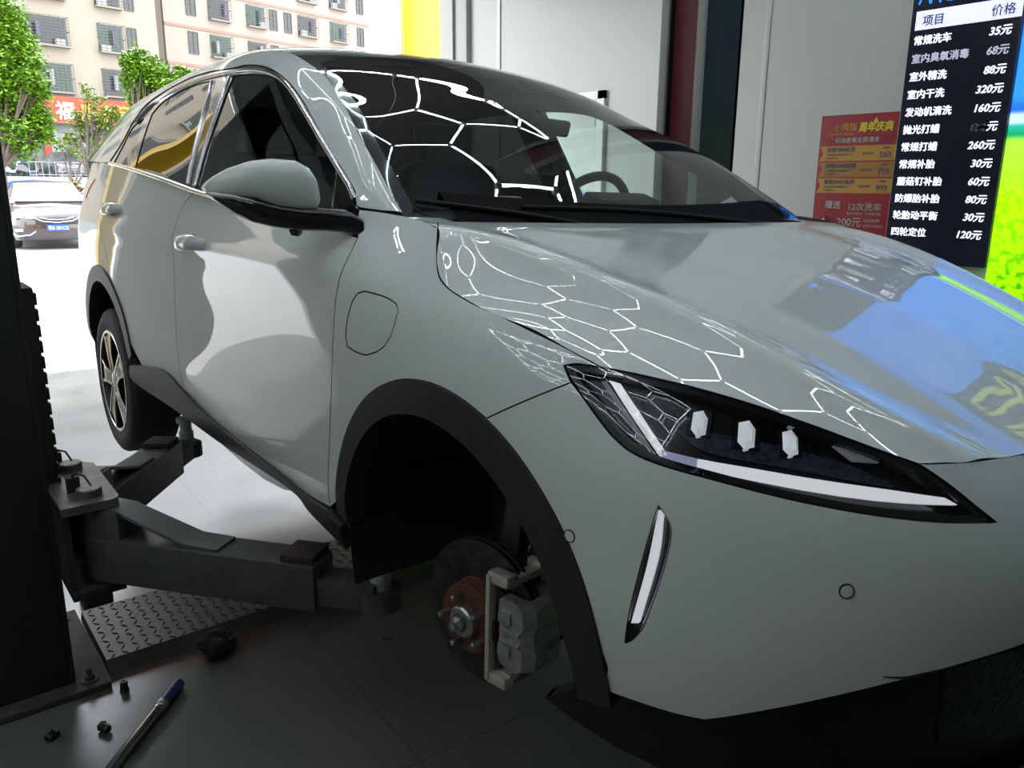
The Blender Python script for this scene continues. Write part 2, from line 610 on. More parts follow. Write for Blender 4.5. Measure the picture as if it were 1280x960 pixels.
def floor_mat():
    m = mat('polished_concrete', (.20, .205, .20), .2)
    nt = m.node_tree; b = nt.nodes['Principled BSDF']
    tc = nt.nodes.new('ShaderNodeTexCoord')
    def noise(sc, det, lo, hi, c0, c1):
        n = nt.nodes.new('ShaderNodeTexNoise'); n.inputs['Scale'].default_value = sc; n.inputs['Detail'].default_value = det
        nt.links.new(tc.outputs['Object'], n.inputs['Vector'])
        r = nt.nodes.new('ShaderNodeValToRGB'); r.color_ramp.elements[0].position = lo; r.color_ramp.elements[1].position = hi
        r.color_ramp.elements[0].color = (*c0, 1); r.color_ramp.elements[1].color = (*c1, 1)
        nt.links.new(n.outputs['Fac'], r.inputs[0]); return r
    base = noise(1.1, 5, .2, .8, (.095, .098, .096), (.135, .138, .135))
    # slab joints
    br = nt.nodes.new('ShaderNodeTexBrick'); br.offset = 0.0
    br.inputs['Scale'].default_value = 1.0; br.inputs['Brick Width'].default_value = 1.6; br.inputs['Row Height'].default_value = 1.6
    br.inputs['Mortar Size'].default_value = .003
    br.inputs['Color1'].default_value = (1, 1, 1, 1); br.inputs['Color2'].default_value = (1, 1, 1, 1); br.inputs['Mortar'].default_value = (.55, .55, .55, 1)
    mp = nt.nodes.new('ShaderNodeMapping'); mp.inputs['Location'].default_value = (.35, .75, 0); mp.inputs['Rotation'].default_value = (0, 0, R(3))
    nt.links.new(tc.outputs['Object'], mp.inputs[0]); nt.links.new(mp.outputs[0], br.inputs['Vector'])
    mul = nt.nodes.new('ShaderNodeMixRGB'); mul.blend_type = 'MULTIPLY'; mul.inputs[0].default_value = 1
    nt.links.new(base.outputs[0], mul.inputs[1]); nt.links.new(br.outputs['Color'], mul.inputs[2])
    # dark scuffs and rust stains with shapes of their own
    last = mul
    def stain(cx, cy, rx, ry, col, amt, sc):
        nonlocal last
        mp = nt.nodes.new('ShaderNodeMapping'); mp.inputs['Location'].default_value = (-cx / rx, -cy / ry, 0); mp.inputs['Scale'].default_value = (1 / rx, 1 / ry, 1)
        nt.links.new(tc.outputs['Object'], mp.inputs[0])
        ln = nt.nodes.new('ShaderNodeVectorMath'); ln.operation = 'LENGTH'; nt.links.new(mp.outputs[0], ln.inputs[0])
        n = nt.nodes.new('ShaderNodeTexNoise'); n.inputs['Scale'].default_value = sc; n.inputs['Detail'].default_value = 8
        nt.links.new(tc.outputs['Object'], n.inputs['Vector'])
        ad = nt.nodes.new('ShaderNodeMath'); ad.operation = 'MULTIPLY_ADD'; ad.inputs[1].default_value = 1.8; ad.inputs[2].default_value = -.9
        nt.links.new(n.outputs['Fac'], ad.inputs[0])
        su = nt.nodes.new('ShaderNodeMath'); su.operation = 'ADD'; nt.links.new(ln.outputs['Value'], su.inputs[0]); nt.links.new(ad.outputs[0], su.inputs[1])
        r = nt.nodes.new('ShaderNodeValToRGB'); r.color_ramp.elements[0].position = .45; r.color_ramp.elements[1].position = 1.0
        r.color_ramp.elements[0].color = (amt, amt, amt, 1); r.color_ramp.elements[1].color = (0, 0, 0, 1)
        nt.links.new(su.outputs[0], r.inputs[0])
        mx = nt.nodes.new('ShaderNodeMixRGB'); nt.links.new(r.outputs[0], mx.inputs[0]); nt.links.new(last.outputs[0], mx.inputs[1]); mx.inputs[2].default_value = (*col, 1)
        last = mx
    stain(-1.80, -1.0, .20, .34, (.19, .10, .03), .9, 9)
    stain(-1.26, -1.05, .10, .42, (.12, .055, .022), .8, 12)
    stain(-1.10, -1.30, .22, .16, (.05, .045, .035), .8, 14)
    nt.links.new(last.outputs[0], b.inputs['Base Color'])
    rr = noise(2.5, 6, .3, .75, (.26, .26, .26), (.40, .40, .40))
    nt.links.new(rr.outputs[0], b.inputs['Roughness'])
    b.inputs['IOR'].default_value = 1.65
    return m
struct('floor', MB().span((FAC - .2, -9, -.10), (4.5, YW + .2, 0)), floor_mat(), 0)
WALLM = mat('white_wall_panel', (.46, .485, .472), .32, noise=(.8, (.435, .46, .447), 1.0))
struct('wall_right', MB().span((-5.35, YW, 0), (4.5, YW + .15, 4.6)), WALLM, 0)
struct('wall_left', MB().span((FAC, -9.2, 0), (4.5, -9, 4.6)), mat('grey_wall', (.50, .51, .50), .6), 0)
struct('wall_back', MB().span((4.5, -9.2, 0), (4.7, YW + .15, 4.6)), mat('dim_back_wall', (.12, .125, .125), .6), 0)
struct('ceiling', MB().span((FAC, -9.2, 4.6), (4.7, YW + .15, 4.75)), mat('dark_ceiling', (.10, .105, .11), .7), 0)
# joint covers of the wall panels, end post of the wall
struct('trim_1', MB().span((-4.93, YW - .012, 0), (-4.89, YW, 4.6), .004), mat('white_joint_strip', (.85, .86, .85), .3))
struct('trim_2', MB().span((-2.12, YW - .006, 0), (-2.08, YW, 4.6), .003), WALLM)
struct('trim_3', MB().span((-5.80, YW - .05, 0), (-5.35, YW + .16, 4.6), .02).span((-5.62, YW - .075, 0), (-5.54, YW - .05, 4.6)), mat('grey_guide_rail', (.42, .43, .42), .45))
# white framed door in the wall beyond the car
dr = MB().span((-4.40, YW - .03, 0), (-4.33, YW, 2.22)).span((-3.60, YW - .03, 0), (-3.53, YW, 2.22)).span((-4.40, YW - .03, 2.16), (-3.53, YW, 2.22)).span((-4.33, YW - .025, .95), (-3.60, YW - .003, 1.03))
d1 = struct('door_1', dr, mat('white_aluminium', (.82, .83, .82), .3))
MB().span((-4.33, YW - .016, 0), (-3.60, YW - .006, 2.16)).build('door_panel', mat('frosted_door_pane', (.70, .76, .74), .25), d1, 0)
MB().span((-3.92, YW - .022, 1.95), (-3.63, YW - .016, 2.13)).build('notice', mat('paper', (.88, .88, .86), .7), d1, 0)

# portal of the open front: yellow columns, beam, pier between the bays
YEL = mat('yellow_portal_paint', (.85, .52, .01), .35)
struct('trim_4', MB().span((-6.38, 2.86, 0), (-6.3, 3.42, 4.2), .01), YEL)
struct('trim_5', MB().span((-6.25, -1.74, 0), (-5.95, -1.50, 3.3), .02), YEL)
struct('trim_6', MB().span((-6.75, -9.5, 4.2), (-6.0, 3.36, 5.4), .02), YEL)
struct('wall_front', MB().span((FAC - .1, -9.2, 4.2), (FAC + .05, YW + .15, 4.75)).span((FAC - .1, -2.28, 3.55), (FAC + .05, YW - .05, 4.2)), MATS['grey_wall'], 0)
struct('wall_front_2', MB().span((FAC - .1, -9.2, 0), (FAC + .05, -3.02, 4.25)), MATS['grey_wall'], 0)
struct('wall_front_3', MB().span((FAC - .1, -3.02, 2.9), (FAC + .05, -2.28, 4.25)), MATS['grey_wall'], 0)
struct('wall_pier', MB().span((FAC - .1, -2.28, 0), (FAC + .05, -1.76, 4.25)), mat('pale_pier_paint', (.5, .51, .5), .5), 0)

# honeycomb of LED tubes in a rectangular border under the ceiling
TUBE = mat('led_tube', (.9, .9, .9), .4, emit=(.88, .96, 1.0), estr=TUBE_E)
JOINT = mat('led_joint', (.6, .6, .6), .4)
HXC = (-.83, 0.0, 3.55); HXW, HXH = 2.03, 1.92
hexl = thing('honeycomb_ceiling_light', 'white honeycomb LED tube light over the car, mirrored in its windscreen', 'ceiling light', HXC)
side = .50
segs = {}
def clip_seg(a, b):
    t0, t1 = 0.0, 1.0
    for k, lim in ((0, HXW), (1, HXH)):
        d = b[k] - a[k]
        for sg in (1, -1):
            num = lim - sg * a[k]; den = sg * d
            if abs(den) < 1e-9:
                if num < 0: return None
            elif den > 0: t1 = min(t1, num / den)
            else: t0 = max(t0, num / den)
    if t1 - t0 < .02: return None
    return tuple(a[k] + (b[k] - a[k]) * t0 for k in (0, 1)), tuple(a[k] + (b[k] - a[k]) * t1 for k in (0, 1))
for q in range(-5, 6):
    for r_ in range(-4, 5):
        cx = side * math.sqrt(3) * (q + r_ / 2); cy = side * 1.5 * r_
        for k in range(6):
            a_, b_ = [(round(cx + side * math.cos(R(60 * j + 30)), 4), round(cy + side * math.sin(R(60 * j + 30)), 4)) for j in (k, k + 1)]
            segs[tuple(sorted((a_, b_)))] = 1
cl_ = [c for c in (clip_seg(*e) for e in segs) if c]
cn_ = [(-HXW, -HXH), (HXW, -HXH), (HXW, HXH), (-HXW, HXH)]
for i in range(4):
    a_, b_ = Vector(cn_[i]), Vector(cn_[(i + 1) % 4])
    for j in range(4):
        cl_.append((tuple(a_ + (b_ - a_) * j / 4), tuple(a_ + (b_ - a_) * (j + 1) / 4)))
nodes_ = set()
for a_, b_ in cl_:
    d_ = Vector((b_[0] - a_[0], b_[1] - a_[1], 0)).normalized() * .022
    if (Vector(b_) - Vector(a_)).length < .08: continue
    MB().cyl(Vector((*a_, 0)) + d_, Vector((*b_, 0)) - d_, .0095, n=8).build('led_tube', TUBE, hexl, 40)
    nodes_ |= {(round(a_[0], 2), round(a_[1], 2)), (round(b_[0], 2), round(b_[1], 2))}
jm = MB()
for p in nodes_:
    jm.cyl((*p, -.012), (*p, .02), .024, n=10)
jm.build('tube_joints', JOINT, hexl, 30)
rodm = MB()
for p in list(sorted(nodes_))[::7]:
    rodm.cyl((*p, .02), (*p, 1.05), .004, n=6)
rodm.build('hanger_rods', JOINT, hexl, 30)
hex_fill = hexl.copy(); COL.objects.link(hex_fill)          # second lamp, added over the next bay to brighten the car's side
hex_fill.location = (-.3, -4.9, 3.55)
hex_fill['label'] = 'white honeycomb LED tube light over the empty bay beyond the near lift post'
for ch in list(hexl.children):
    c = ch.copy(); COL.objects.link(c); c.parent = hex_fill
hexl['group'] = hex_fill['group'] = 'honeycomb lights under the ceiling'

# ---- two post lift
POSTM = mat('dark_post_paint', (.030, .032, .032), .6, noise=(6, (.04, .042, .04), .6), spec=.15)
REDM = mat('dark_red_paint', (.10, .012, .016), .5)
ARMM = mat('dark_arm_paint', (.045, .046, .048), .5, noise=(14, (.075, .075, .075), .7))
PLATEM = mat('worn_steel_plate', (.19, .175, .16), .5, .4, noise=(22, (.10, .088, .08), .8))
RUSTP = mat('rusty_base_plate', (.10, .075, .06), .7, .2, noise=(25, (.05, .04, .035), .8))
GREYF = mat('grey_flange', (.22, .22, .21), .45)
def lift_side(post_thing, sg, red):
    P = lambda x, y, z: (x, y * sg, z)
    def span(mb, a, b, bev=0):
        return mb.span(P(*a), P(*b), bev)
    po = MB()
    span(po, (-1.56, 1.64, 0.02), (-1.30, 1.66, 3.4)); span(po, (-1.32, 1.40, .02), (-1.30, 1.66, 3.4), .004); span(po, (-1.56, 1.40, .02), (-1.54, 1.66, 3.4), .004)
    pobj = po.build('post_channel', POSTM, post_thing, 30)
    li = MB(); span(li, (-1.54, 1.60, .02), (-1.32, 1.64, 3.4)); li.build('channel_lining', REDM if red else POSTM, pobj, 30)
    fl = MB(); span(fl, (-1.56, 1.385, .02), (-1.515, 1.40, 3.4), .003); span(fl, (-1.345, 1.385, .02), (-1.30, 1.40, 3.4), .003); fl.build('channel_lips', GREYF if red else POSTM, pobj, 30)
    if red:
        cu = MB(); span(cu, (-1.515, 1.43, .3), (-1.345, 1.45, 3.4)); cu.build('red_guard', REDM, pobj, 30)
    bp = MB(); span(bp, (-1.78, 1.30, 0), (-1.24, 1.78, .022), .004)
    bpo = bp.build('base_plate', RUSTP, post_thing, 30)
    for x, y in ((-1.29, 1.35), (-1.29, 1.70), (-1.72, 1.35), (-1.72, 1.70)):
        MB().lathe(P(x, y, .022), (0, 0, 1), [(0, .026), (.004, .026), (.004, .015), (.016, .015), (.018, .012), (.018, .008), (.040, .008), (.042, 0)], 12).build('anchor_bolt', RUSTP, bpo, 30)
    # carriage
    ca = MB()
    span(ca, (-1.515, 1.352, .46), (-1.345, 1.60, 1.215), .008)
    span(ca, (-1.50, 1.37, .38), (-1.13, 1.388, .63)); span(ca, (-1.505, 1.25, .37), (-1.115, 1.388, .395), .004)
    co = ca.build('lift_carriage', POSTM, post_thing, 30)
    rk = MB()
    for i in range(14):
        z = .58 + .045 * i
        span(rk, (-1.372, 1.346, z), (-1.345, 1.354, z + .034), .003)
    rk.build('lock_ladder', POSTM, co, 30)
    tp = MB()
    c_ = [(-1.50, 1.388), (-1.115, 1.388)] + [(-1.115 - .03 + .03 * math.cos(a), 1.27 - .03 * math.sin(a) + .0) for a in np.linspace(0, math.pi / 2, 6)] + [(-1.47, 1.235), (-1.50, 1.26)]
    tp.prism([(x, y * sg) for x, y in c_], (0, 0, .622), (1, 0, 0), (0, 1, 0), (0, 0, .024))
    tp.build('top_plate', PLATEM, co, 20)
    for (x, y) in ((-1.185, 1.305), (-1.445, 1.305)):
        MB().lathe(P(x, y, .36), (0, 0, 1), [(0, .026), (.286, .026), (.286, .033), (.306, .033), (.309, .030), (.309, 0)], 28).build('pivot_pin', PLATEM, co, 30)
        k = MB(); span(k, (x - .072 + .0, y + .012, .646), (x - .044, y + .045, .690), .003)
        k.build('lock_block', POSTM, co, 30)
        MB().tube([P(x - .055, y + .03, .690), P(x - .04, y + .02, .702), P(x - .015, y + .005, .700), P(x + .01, y - .005, .676)], .003, 8).build('wire_spring', DARKM, co, 60)
    # arms with telescopic tips and pads
    for (x0, y0, x1, y1, tx, ty, nm) in ((-1.185, 1.285, -.64, .865, -.515, .765, 'front'), (-1.445, 1.285, -1.92, .90, -2.05, .79, 'rear')):
        p0 = Vector(P(x0, y0, 0)); p1 = Vector(P(x1, y1, 0)); p2 = Vector(P(tx, ty, 0))
        d = (p1 - p0).normalized()
        zt, zb = (.535, .405)
        am = MB()
        am.beam(p0 + d * .0 + Vector((0, 0, (zt + zb) / 2)), p1 + Vector((0, 0, (zt + zb) / 2)), .115, zt - zb, .006)
        am.cyl(p0 + Vector((0, 0, .40)), p0 + Vector((0, 0, .615)), .055)
        am.beam(p0 + Vector((0, 0, .51)), p0 + d * .10 + Vector((0, 0, .51)), .10, .21, .004)
        ao = am.build('lift_arm', ARMM, post_thing, 30)
        d2 = (p2 - p1).normalized()
        tip = MB().beam(p1 - d2 * .05 + Vector((0, 0, .455)), p2 + Vector((0, 0, .455)), .085, .075, .005)
        tip.cyl(p2 + Vector((0, 0, .418)), p2 + Vector((0, 0, .470)), .056, n=28)
        tip.build('arm_extension', ARMM, ao, 30)
        # bent strap on top of the arm
        sd = Vector((-d.y, d.x, 0))
        st_ = MB()
        prof = [(.03, .622), (.09, .618), (.26, .560), (.30, .547), (.40, .543)]
        ring = []
        for (s_, z) in prof:
            w_ = .040 if s_ < .2 else .044
            c = p0 + d * s_
            ring.append([c - sd * w_ + Vector((0, 0, z)), c + sd * w_ + Vector((0, 0, z)), c + sd * w_ + Vector((0, 0, z - .010)), c - sd * w_ + Vector((0, 0, z - .010))])
        st_.loft(ring).build('bent_strap', mat('grey_strap_steel', (.13, .14, .14), .4, .4), ao, 20)
        cp = MB().beam(p1 - d * .10 + Vector((0, 0, .545)), p1 - d * .005 + Vector((0, 0, .545)), .10, .022, .006)
        cp.build('stop_block', mat('dark_red_rubber', (.035, .020, .019), .8), ao, 30)
        pad = MB().lathe(p2 + Vector((0, 0, .465 - (.05 if red else 0))), (0, 0, 1), [(0, .028), (.055, .028), (.057, .023), (.095, .023), (.095, .034), (.112, .034), (.112, 0)], 24)
        pad.build('lift_pad', mat('galvanised_pad', (.42, .45, .43), .45, .3), ao, 30)
near_post = thing('lift_post', 'dark lift post whose arms hold the near side of the white car', 'car lift', (0, 0, 0))
lift_side(near_post, -1, False)
far_post = thing('lift_post', 'lift post behind the white car with a dark red channel', 'car lift', (0, 0, 0))
lift_side(far_post, 1, True)

# chequer plate over the cables between the posts
cvm = MB()
xa, xb = -1.70, -1.33
prof = [(xa - .03, .001), (xa, .045), (xb, .045), (xb + .03, .001)]
cvm.loft([[(x, y, z) for x, z in prof] for y in (-1.292, 1.292)])
rnd = random.Random(3)
i = 0
y = -1.27
while y < 1.27:
    k = 0
    x = xa + .018
    while x < xb - .01:
        a = R(40 if (i + k) % 2 else -40)
        dx, dy = .015 * math.cos(a), .015 * math.sin(a)
        nx, ny = -math.sin(a) * .0042, math.cos(a) * .0042
        c = (x, y, .045)
        cvm.add([(x - dx, y - dy, .045), (x + nx, y + ny, .045), (x + dx, y + dy, .045), (x - nx, y - ny, .045), (x - dx * .5, y - dy * .5, .0485), (x + dx * .5, y + dy * .5, .0485)],
                [(0, 3, 5, 4), (3, 2, 5), (2, 1, 4, 5), (1, 0, 4)])
        x += .034; k += 1
    y += .036; i += 1
o = cvm.build('floor_cable_cover', mat('chequer_plate', (.075, .073, .068), .5, .5, noise=(18, (.11, .097, .083), .6)), None, 20)
tag(o, 'chequer plate cover running across the floor under the car', 'floor cover')
o = MB().span((-1.88, -1.27, 0), (-1.79, -1.17, .05), .006).build('cover_block', RUSTP, None, 30)
tag(o, 'rusty steel block on the floor behind the chequer plate', 'steel block')
# ---------------------------------------------------------------- signs on the right wall
def text_mesh(name, s, size, m, parent, loc, width=None, bold=0.0, align='LEFT', ext=.0012, shear=0.0):
    """lettering on the wall plane (facing the car), as a mesh part"""
    cu = bpy.data.curves.new('tmp', 'FONT')
    cu.body = s; cu.size = size; cu.extrude = ext; cu.offset = 0.0; cu.align_x = align; cu.shear = shear
    cu.resolution_u = 3
    to = bpy.data.objects.new('tmp', cu); COL.objects.link(to)
    dg = bpy.context.evaluated_depsgraph_get()
    me = bpy.data.meshes.new_from_object(to.evaluated_get(dg))
    bpy.data.objects.remove(to); bpy.data.curves.remove(cu)
    me.name = name
    # text lies in x-y of the curve; it reads along +x of the wall, upright, facing -y
    co = np.empty(len(me.vertices) * 3); me.vertices.foreach_get('co', co); co = co.reshape(-1, 3)
    sx = 1.0
    if width and len(co):
        w_ = co[:, 0].max() - co[:, 0].min()
        sx = width / w_
    out = np.stack([co[:, 0] * sx, -co[:, 2], co[:, 1]], 1)
    if bold:            # heavier strokes: the outline laid down again a hair beside itself
        fs = [tuple(p.vertices) for p in me.polygons]; n = len(out)
        sh_ = [(0, 0), (bold, 0), (-bold, 0), (0, bold), (0, -bold)]
        V = np.concatenate([out + [dx, -.0002 * i, dz] for i, (dx, dz) in enumerate(sh_)])
        F = [tuple(v + n * i for v in f) for i in range(len(sh_)) for f in fs]
        bpy.data.meshes.remove(me)
        me = bpy.data.meshes.new(name); me.from_pydata(V.tolist(), [], F)
    else:
        me.vertices.foreach_set('co', out.ravel())
    me.materials.clear(); me.materials.append(m)
    me.update()
    o = link(name, me, parent, loc)
    return o
MENUBK = mat('menu_screen_black', (.006, .008, .014), .22, emit=(.010, .016, .045), estr=.15)
MWHITE = mat('menu_lit_white', (.8, .8, .9), .4, emit=(.86, .85, 1.0), estr=1.0)
MDIM = mat('menu_dim_white', (.4, .4, .5), .4, emit=(.42, .40, .52), estr=.8)
MBAR = mat('menu_lit_bar', (.7, .7, .9), .4, emit=(.66, .68, .95), estr=.9)
MBLUE = mat('menu_lit_blue', (.05, .2, .9), .4, emit=(.02, .22, 1.0), estr=1.1)
MDARK = mat('menu_bar_text', (.03, .04, .12), .5, emit=(.02, .03, .12), estr=.5)
YM = YW - .06
menu = thing('price_board', 'tall black lit price board on the wall listing car wash services', 'sign', (-1.15, YW, 1.09))
MB().span((0, -.06, 0), (.56, -.003, 1.86), .004).build('board_panel', MENUBK, menu, 0)
MB().span((.028, -.0615, 1.24), (.555, -.060, 1.335)).build('header_bar', MBAR, menu, 0)
YT = -.0615
text_mesh('title_lettering', '汽车服务价目表', .105, MBLUE, menu, (.028, YT, 1.375), width=.53, bold=.0022)
text_mesh('header_lettering', '项目', .058, MDARK, menu, (.065, YT - .001, 1.262), bold=.0008)
text_mesh('header_lettering', '价格', .058, MDARK, menu, (.41, YT - .001, 1.262), bold=.0004)
rows = [('常规洗车', '35元', 1), ('室内臭氧消毒', '68元', 0), ('室外精洗', '88元', 1), ('室内干洗', '320元', 1), ('发动机清洗', '160元', 1), ('抛光打蜡', '元', 1), ('常规打蜡', '260元', 1), ('常规补胎', '30元', 1), ('蘑菇钉补胎', '60元', 1), ('防爆胎补胎', '80元', 1), ('轮胎动平衡', '30元', 1), ('四轮定位', '120元', 1)]
for i, (a, b, on) in enumerate(rows):
    z = 1.168 - .0925 * i
    ch = .050
    text_mesh('service_lettering', a, ch, MWHITE if on else MDIM, menu, (.030 - .0 * i, YT, z), bold=.0013)
    text_mesh('price_lettering', b, ch * 1.06, MWHITE if on else MDIM, menu, (.518, YT, z), bold=.0013, align='RIGHT', shear=.18)
sm = MB()
for k in range(7):
    sm.box((.40 + .012 * k, YT - .001, .72 + .006 * math.sin(k * 2.1)), (.018, .001, .032), (0, R(20 + 9 * k), 0))
sm.build('smudge', mat('grey_smear', (.12, .12, .11), .8), menu, 0)

# big backlit landscape board right of the price board
def land_mat():
    m = bpy.data.materials.new('backlit_landscape'); m.use_nodes = True
    nt = m.node_tree; b = nt.nodes['Principled BSDF']
    b.inputs['Roughness'].default_value = .25
    tc = nt.nodes.new('ShaderNodeTexCoord'); sp = nt.nodes.new('ShaderNodeSeparateXYZ'); nt.links.new(tc.outputs['Object'], sp.inputs[0])
    mr = nt.nodes.new('ShaderNodeMapRange'); mr.inputs[1].default_value = -.45; mr.inputs[2].default_value = 2.05
    nt.links.new(sp.outputs['Z'], mr.inputs[0])
    rp = nt.nodes.new('ShaderNodeValToRGB'); cr = rp.color_ramp
    stops = [(0, (.22, .85, .0)), (.40, (.45, 1.0, .0)), (.515, (.40, .95, .05)), (.525, (.0, .35, .10)), (.545, (.02, .45, .35)), (.552, (.55, .75, 1.0)), (.565, (.55, .75, 1.0)), (.572, (.02, .15, .7)), (.585, (.02, .16, .75)), (.60, (.03, .28, 1.0)), (1, (.02, .22, .95))]
    cr.elements[0].position = stops[0][0]; cr.elements[0].color = (*stops[0][1], 1)
    cr.elements[1].position = 1; cr.elements[1].color = (*stops[-1][1], 1)
    for p, c in stops[1:-1]:
        e = cr.elements.new(p); e.color = (*c, 1)
    nt.links.new(mr.outputs[0], rp.inputs[0])
    # flower clumps of the field
    v = nt.nodes.new('ShaderNodeTexNoise'); v.inputs['Scale'].default_value = 26; v.inputs['Detail'].default_value = 6
    nt.links.new(tc.outputs['Object'], v.inputs['Vector'])
    r2 = nt.nodes.new('ShaderNodeValToRGB'); r2.color_ramp.elements[0].position = .40; r2.color_ramp.elements[1].position = .52
    r2.color_ramp.elements[0].color = (.0, .25, .03, 1); r2.color_ramp.elements[1].color = (1, 1, 1, 1)
    nt.links.new(v.outputs['Fac'], r2.inputs[0])
    mk = nt.nodes.new('ShaderNodeMapRange'); mk.inputs[1].default_value = .80; mk.inputs[2].default_value = -.1
    nt.links.new(sp.outputs['Z'], mk.inputs[0])
    mx = nt.nodes.new('ShaderNodeMixRGB'); mx.blend_type = 'MULTIPLY'; nt.links.new(mk.outputs[0], mx.inputs[0]); nt.links.new(rp.outputs[0], mx.inputs[1]); nt.links.new(r2.outputs[0], mx.inputs[2])
    # soft clouds in the sky
    cn = nt.nodes.new('ShaderNodeTexNoise'); cn.inputs['Scale'].default_value = 1.6; cn.inputs['Detail'].default_value = 5
    nt.links.new(tc.outputs['Object'], cn.inputs['Vector'])
    c2 = nt.nodes.new('ShaderNodeMapRange'); c2.inputs[1].default_value = .58; c2.inputs[2].default_value = .8; c2.inputs[4].default_value = .5
    nt.links.new(cn.outputs['Fac'], c2.inputs[0])
    sk = nt.nodes.new('ShaderNodeMath'); sk.operation = 'GREATER_THAN'; sk.inputs[1].default_value = 1.05; nt.links.new(sp.outputs['Z'], sk.inputs[0])
    ml = nt.nodes.new('ShaderNodeMath'); ml.operation = 'MULTIPLY'; nt.links.new(c2.outputs[0], ml.inputs[0]); nt.links.new(sk.outputs[0], ml.inputs[1])
    m3 = nt.nodes.new('ShaderNodeMixRGB'); nt.links.new(ml.outputs[0], m3.inputs[0]); nt.links.new(mx.outputs[0], m3.inputs[1]); m3.inputs[2].default_value = (.5, .75, 1, 1)
    nt.links.new(m3.outputs[0], b.inputs['Base Color']); nt.links.new(m3.outputs[0], b.inputs['Emission Color'])
    b.inputs['Emission Strength'].default_value = 1.05
    return m
board = thing('landscape_board', 'big backlit picture of blue sky and a yellow green field beside the price board', 'sign', (-.585, YW, .90))
MB().span((0, -.05, 0), (3.2, -.003, 2.05), .004).build('picture_panel', land_mat(), board, 0)
MB().span((-.012, -.055, -.03), (3.22, -.0, 0), .004).span((-.012, -.055, 2.05), (3.22, 0, 2.08), .004).span((3.2, -.055, 0), (3.22, 0, 2.05)).build('frame', mat('dark_sign_frame', (.03, .03, .03), .4), board, 0)
lg = thing('shop_sign', 'small dark sign with yellow letters, seen only mirrored in the bonnet', 'sign', (.30, YW - .06, 2.05))
MB().span((0, -.03, 0), (.95, -.002, .55), .004).build('sign_panel', mat('dark_teal_sign', (.02, .045, .05), .3, emit=(.02, .05, .06), estr=.6), lg, 0)
text_mesh('sign_lettering', 'SUR', .26, mat('lit_yellow_letters', (.7, .75, .1), .4, emit=(.62, .70, .10), estr=.9), lg, (.06, -.032, .22), bold=.004)
arc = MB().tube([(.60 + .13 * math.cos(a), -.034, .26 + .13 * math.sin(a)) for a in np.linspace(R(200), R(420), 18)], .022, 8)
arc.build('blue_swoosh', mat('lit_blue_mark', (.1, .4, .9), .4, emit=(.1, .4, 1.0), estr=.9), lg, 60)

# red printed poster left of the price board
PR = mat('poster_red', (.27, .010, .018), .35); PO = mat('poster_orange', (.42, .22, .03), .4); PO2 = mat('poster_dull_orange', (.30, .15, .02), .4)
PY = mat('poster_yellow', (.60, .54, .04), .4); PW = mat('poster_white', (.42, .38, .38), .4); PG = mat('poster_gold', (.55, .35, .06), .4)
PN = mat('poster_navy', (.06, .07, .13), .5); PD = mat('poster_deep_red', (.22, .006, .012), .4)
po = thing('red_poster', 'red anniversary sale poster on the wall left of the price board', 'poster', (-1.65, YW, 1.22))
MB().span((0, -.02, 0), (.492, -.002, .70), .002).build('poster_sheet', PR, po, 0)
yt = -.0212
text_mesh('poster_lettering', '小拇指', .050, PG, po, (.085, yt, .610), bold=.0)
text_mesh('poster_lettering', 'SUNNY MOOV', .022, PG, po, (.065, yt, .582), width=.155)
text_mesh('poster_lettering', '周年庆典', .058, PY, po, (.245, yt, .603), bold=.0022, width=.205, shear=.12)
MB().prism([(-.016, 0), (.016, 0), (.002, .030)], (.345, yt, .648), (1, 0, 0), (0, 0, 1), (0, -.0005, 0)).build('yellow_spark', PY, po, 0)
MB().span((.05, -.0208, .533), (.46, -.02, .577)).build('tagline_band', PD, po, 0)
text_mesh('poster_lettering', '机油套餐全国通用', .032, PW, po, (.105, yt, .542), width=.27, bold=.0006)
for k, (t, pr, m_) in enumerate((('套餐5000系列', '560', PO), ('套餐5W40系列', '799', PO2), ('套餐5W47系列', '999', PO))):
    z = .435 - .094 * k
    MB().prism([(.008, 0), (.49, 0), (.49, .086), (.008, .086), (.032, .043)], (0, -.0206, z), (1, 0, 0), (0, 0, 1), (0, -.0006, 0)).build('price_band', m_, po, 0)
    text_mesh('poster_lettering', t, .030, PN, po, (.055, yt, z + .054), bold=.0008)
    text_mesh('poster_lettering', '全合成机油 4升 机油滤芯 1个', .013, PN, po, (.055, yt, z + .032))
    text_mesh('poster_lettering', '免费检测 全车', .013, PN, po, (.055, yt, z + .012))
    text_mesh('poster_lettering', '原价通用', .017, PN, po, (.285, yt, z + .034))
    text_mesh('poster_lettering', '套餐价', .015, PN, po, (.405, yt, z + .064))
    text_mesh('poster_lettering', pr, .046, PN, po, (.388, yt, z + .016), bold=.0006)
st_pts = [(.095 + (.075 if j % 2 else .058) * math.cos(2 * math.pi * j / 28), .178 + (.048 if j % 2 else .036) * math.sin(2 * math.pi * j / 28)) for j in range(28)]
bur = MB().prism([(x + .03, z) for x, z in st_pts], (0, -.0204, 0), (1, 0, 0), (0, 0, 1), (0, -.0005, 0))
bur.build('starburst', PD, po, 0)
text_mesh('poster_lettering', '赠送', .052, PW, po, (.078, yt - .0006, .158), bold=.001)
text_mesh('poster_lettering', '12次洗车', .050, PW, po, (.225, yt, .150), bold=.0006, width=.20)
text_mesh('poster_lettering', '每月可使用一次不限车型', .018, PW, po, (.222, yt, .122), width=.215)
text_mesh('poster_lettering', '200元', .062, PW, po, (.165, yt, .055), bold=.0008, width=.155)
text_mesh('poster_lettering', '机油通用券', .020, PW, po, (.335, yt, .082))
text_mesh('poster_lettering', '保养可抵用现金', .018, PW, po, (.335, yt, .052), width=.12)
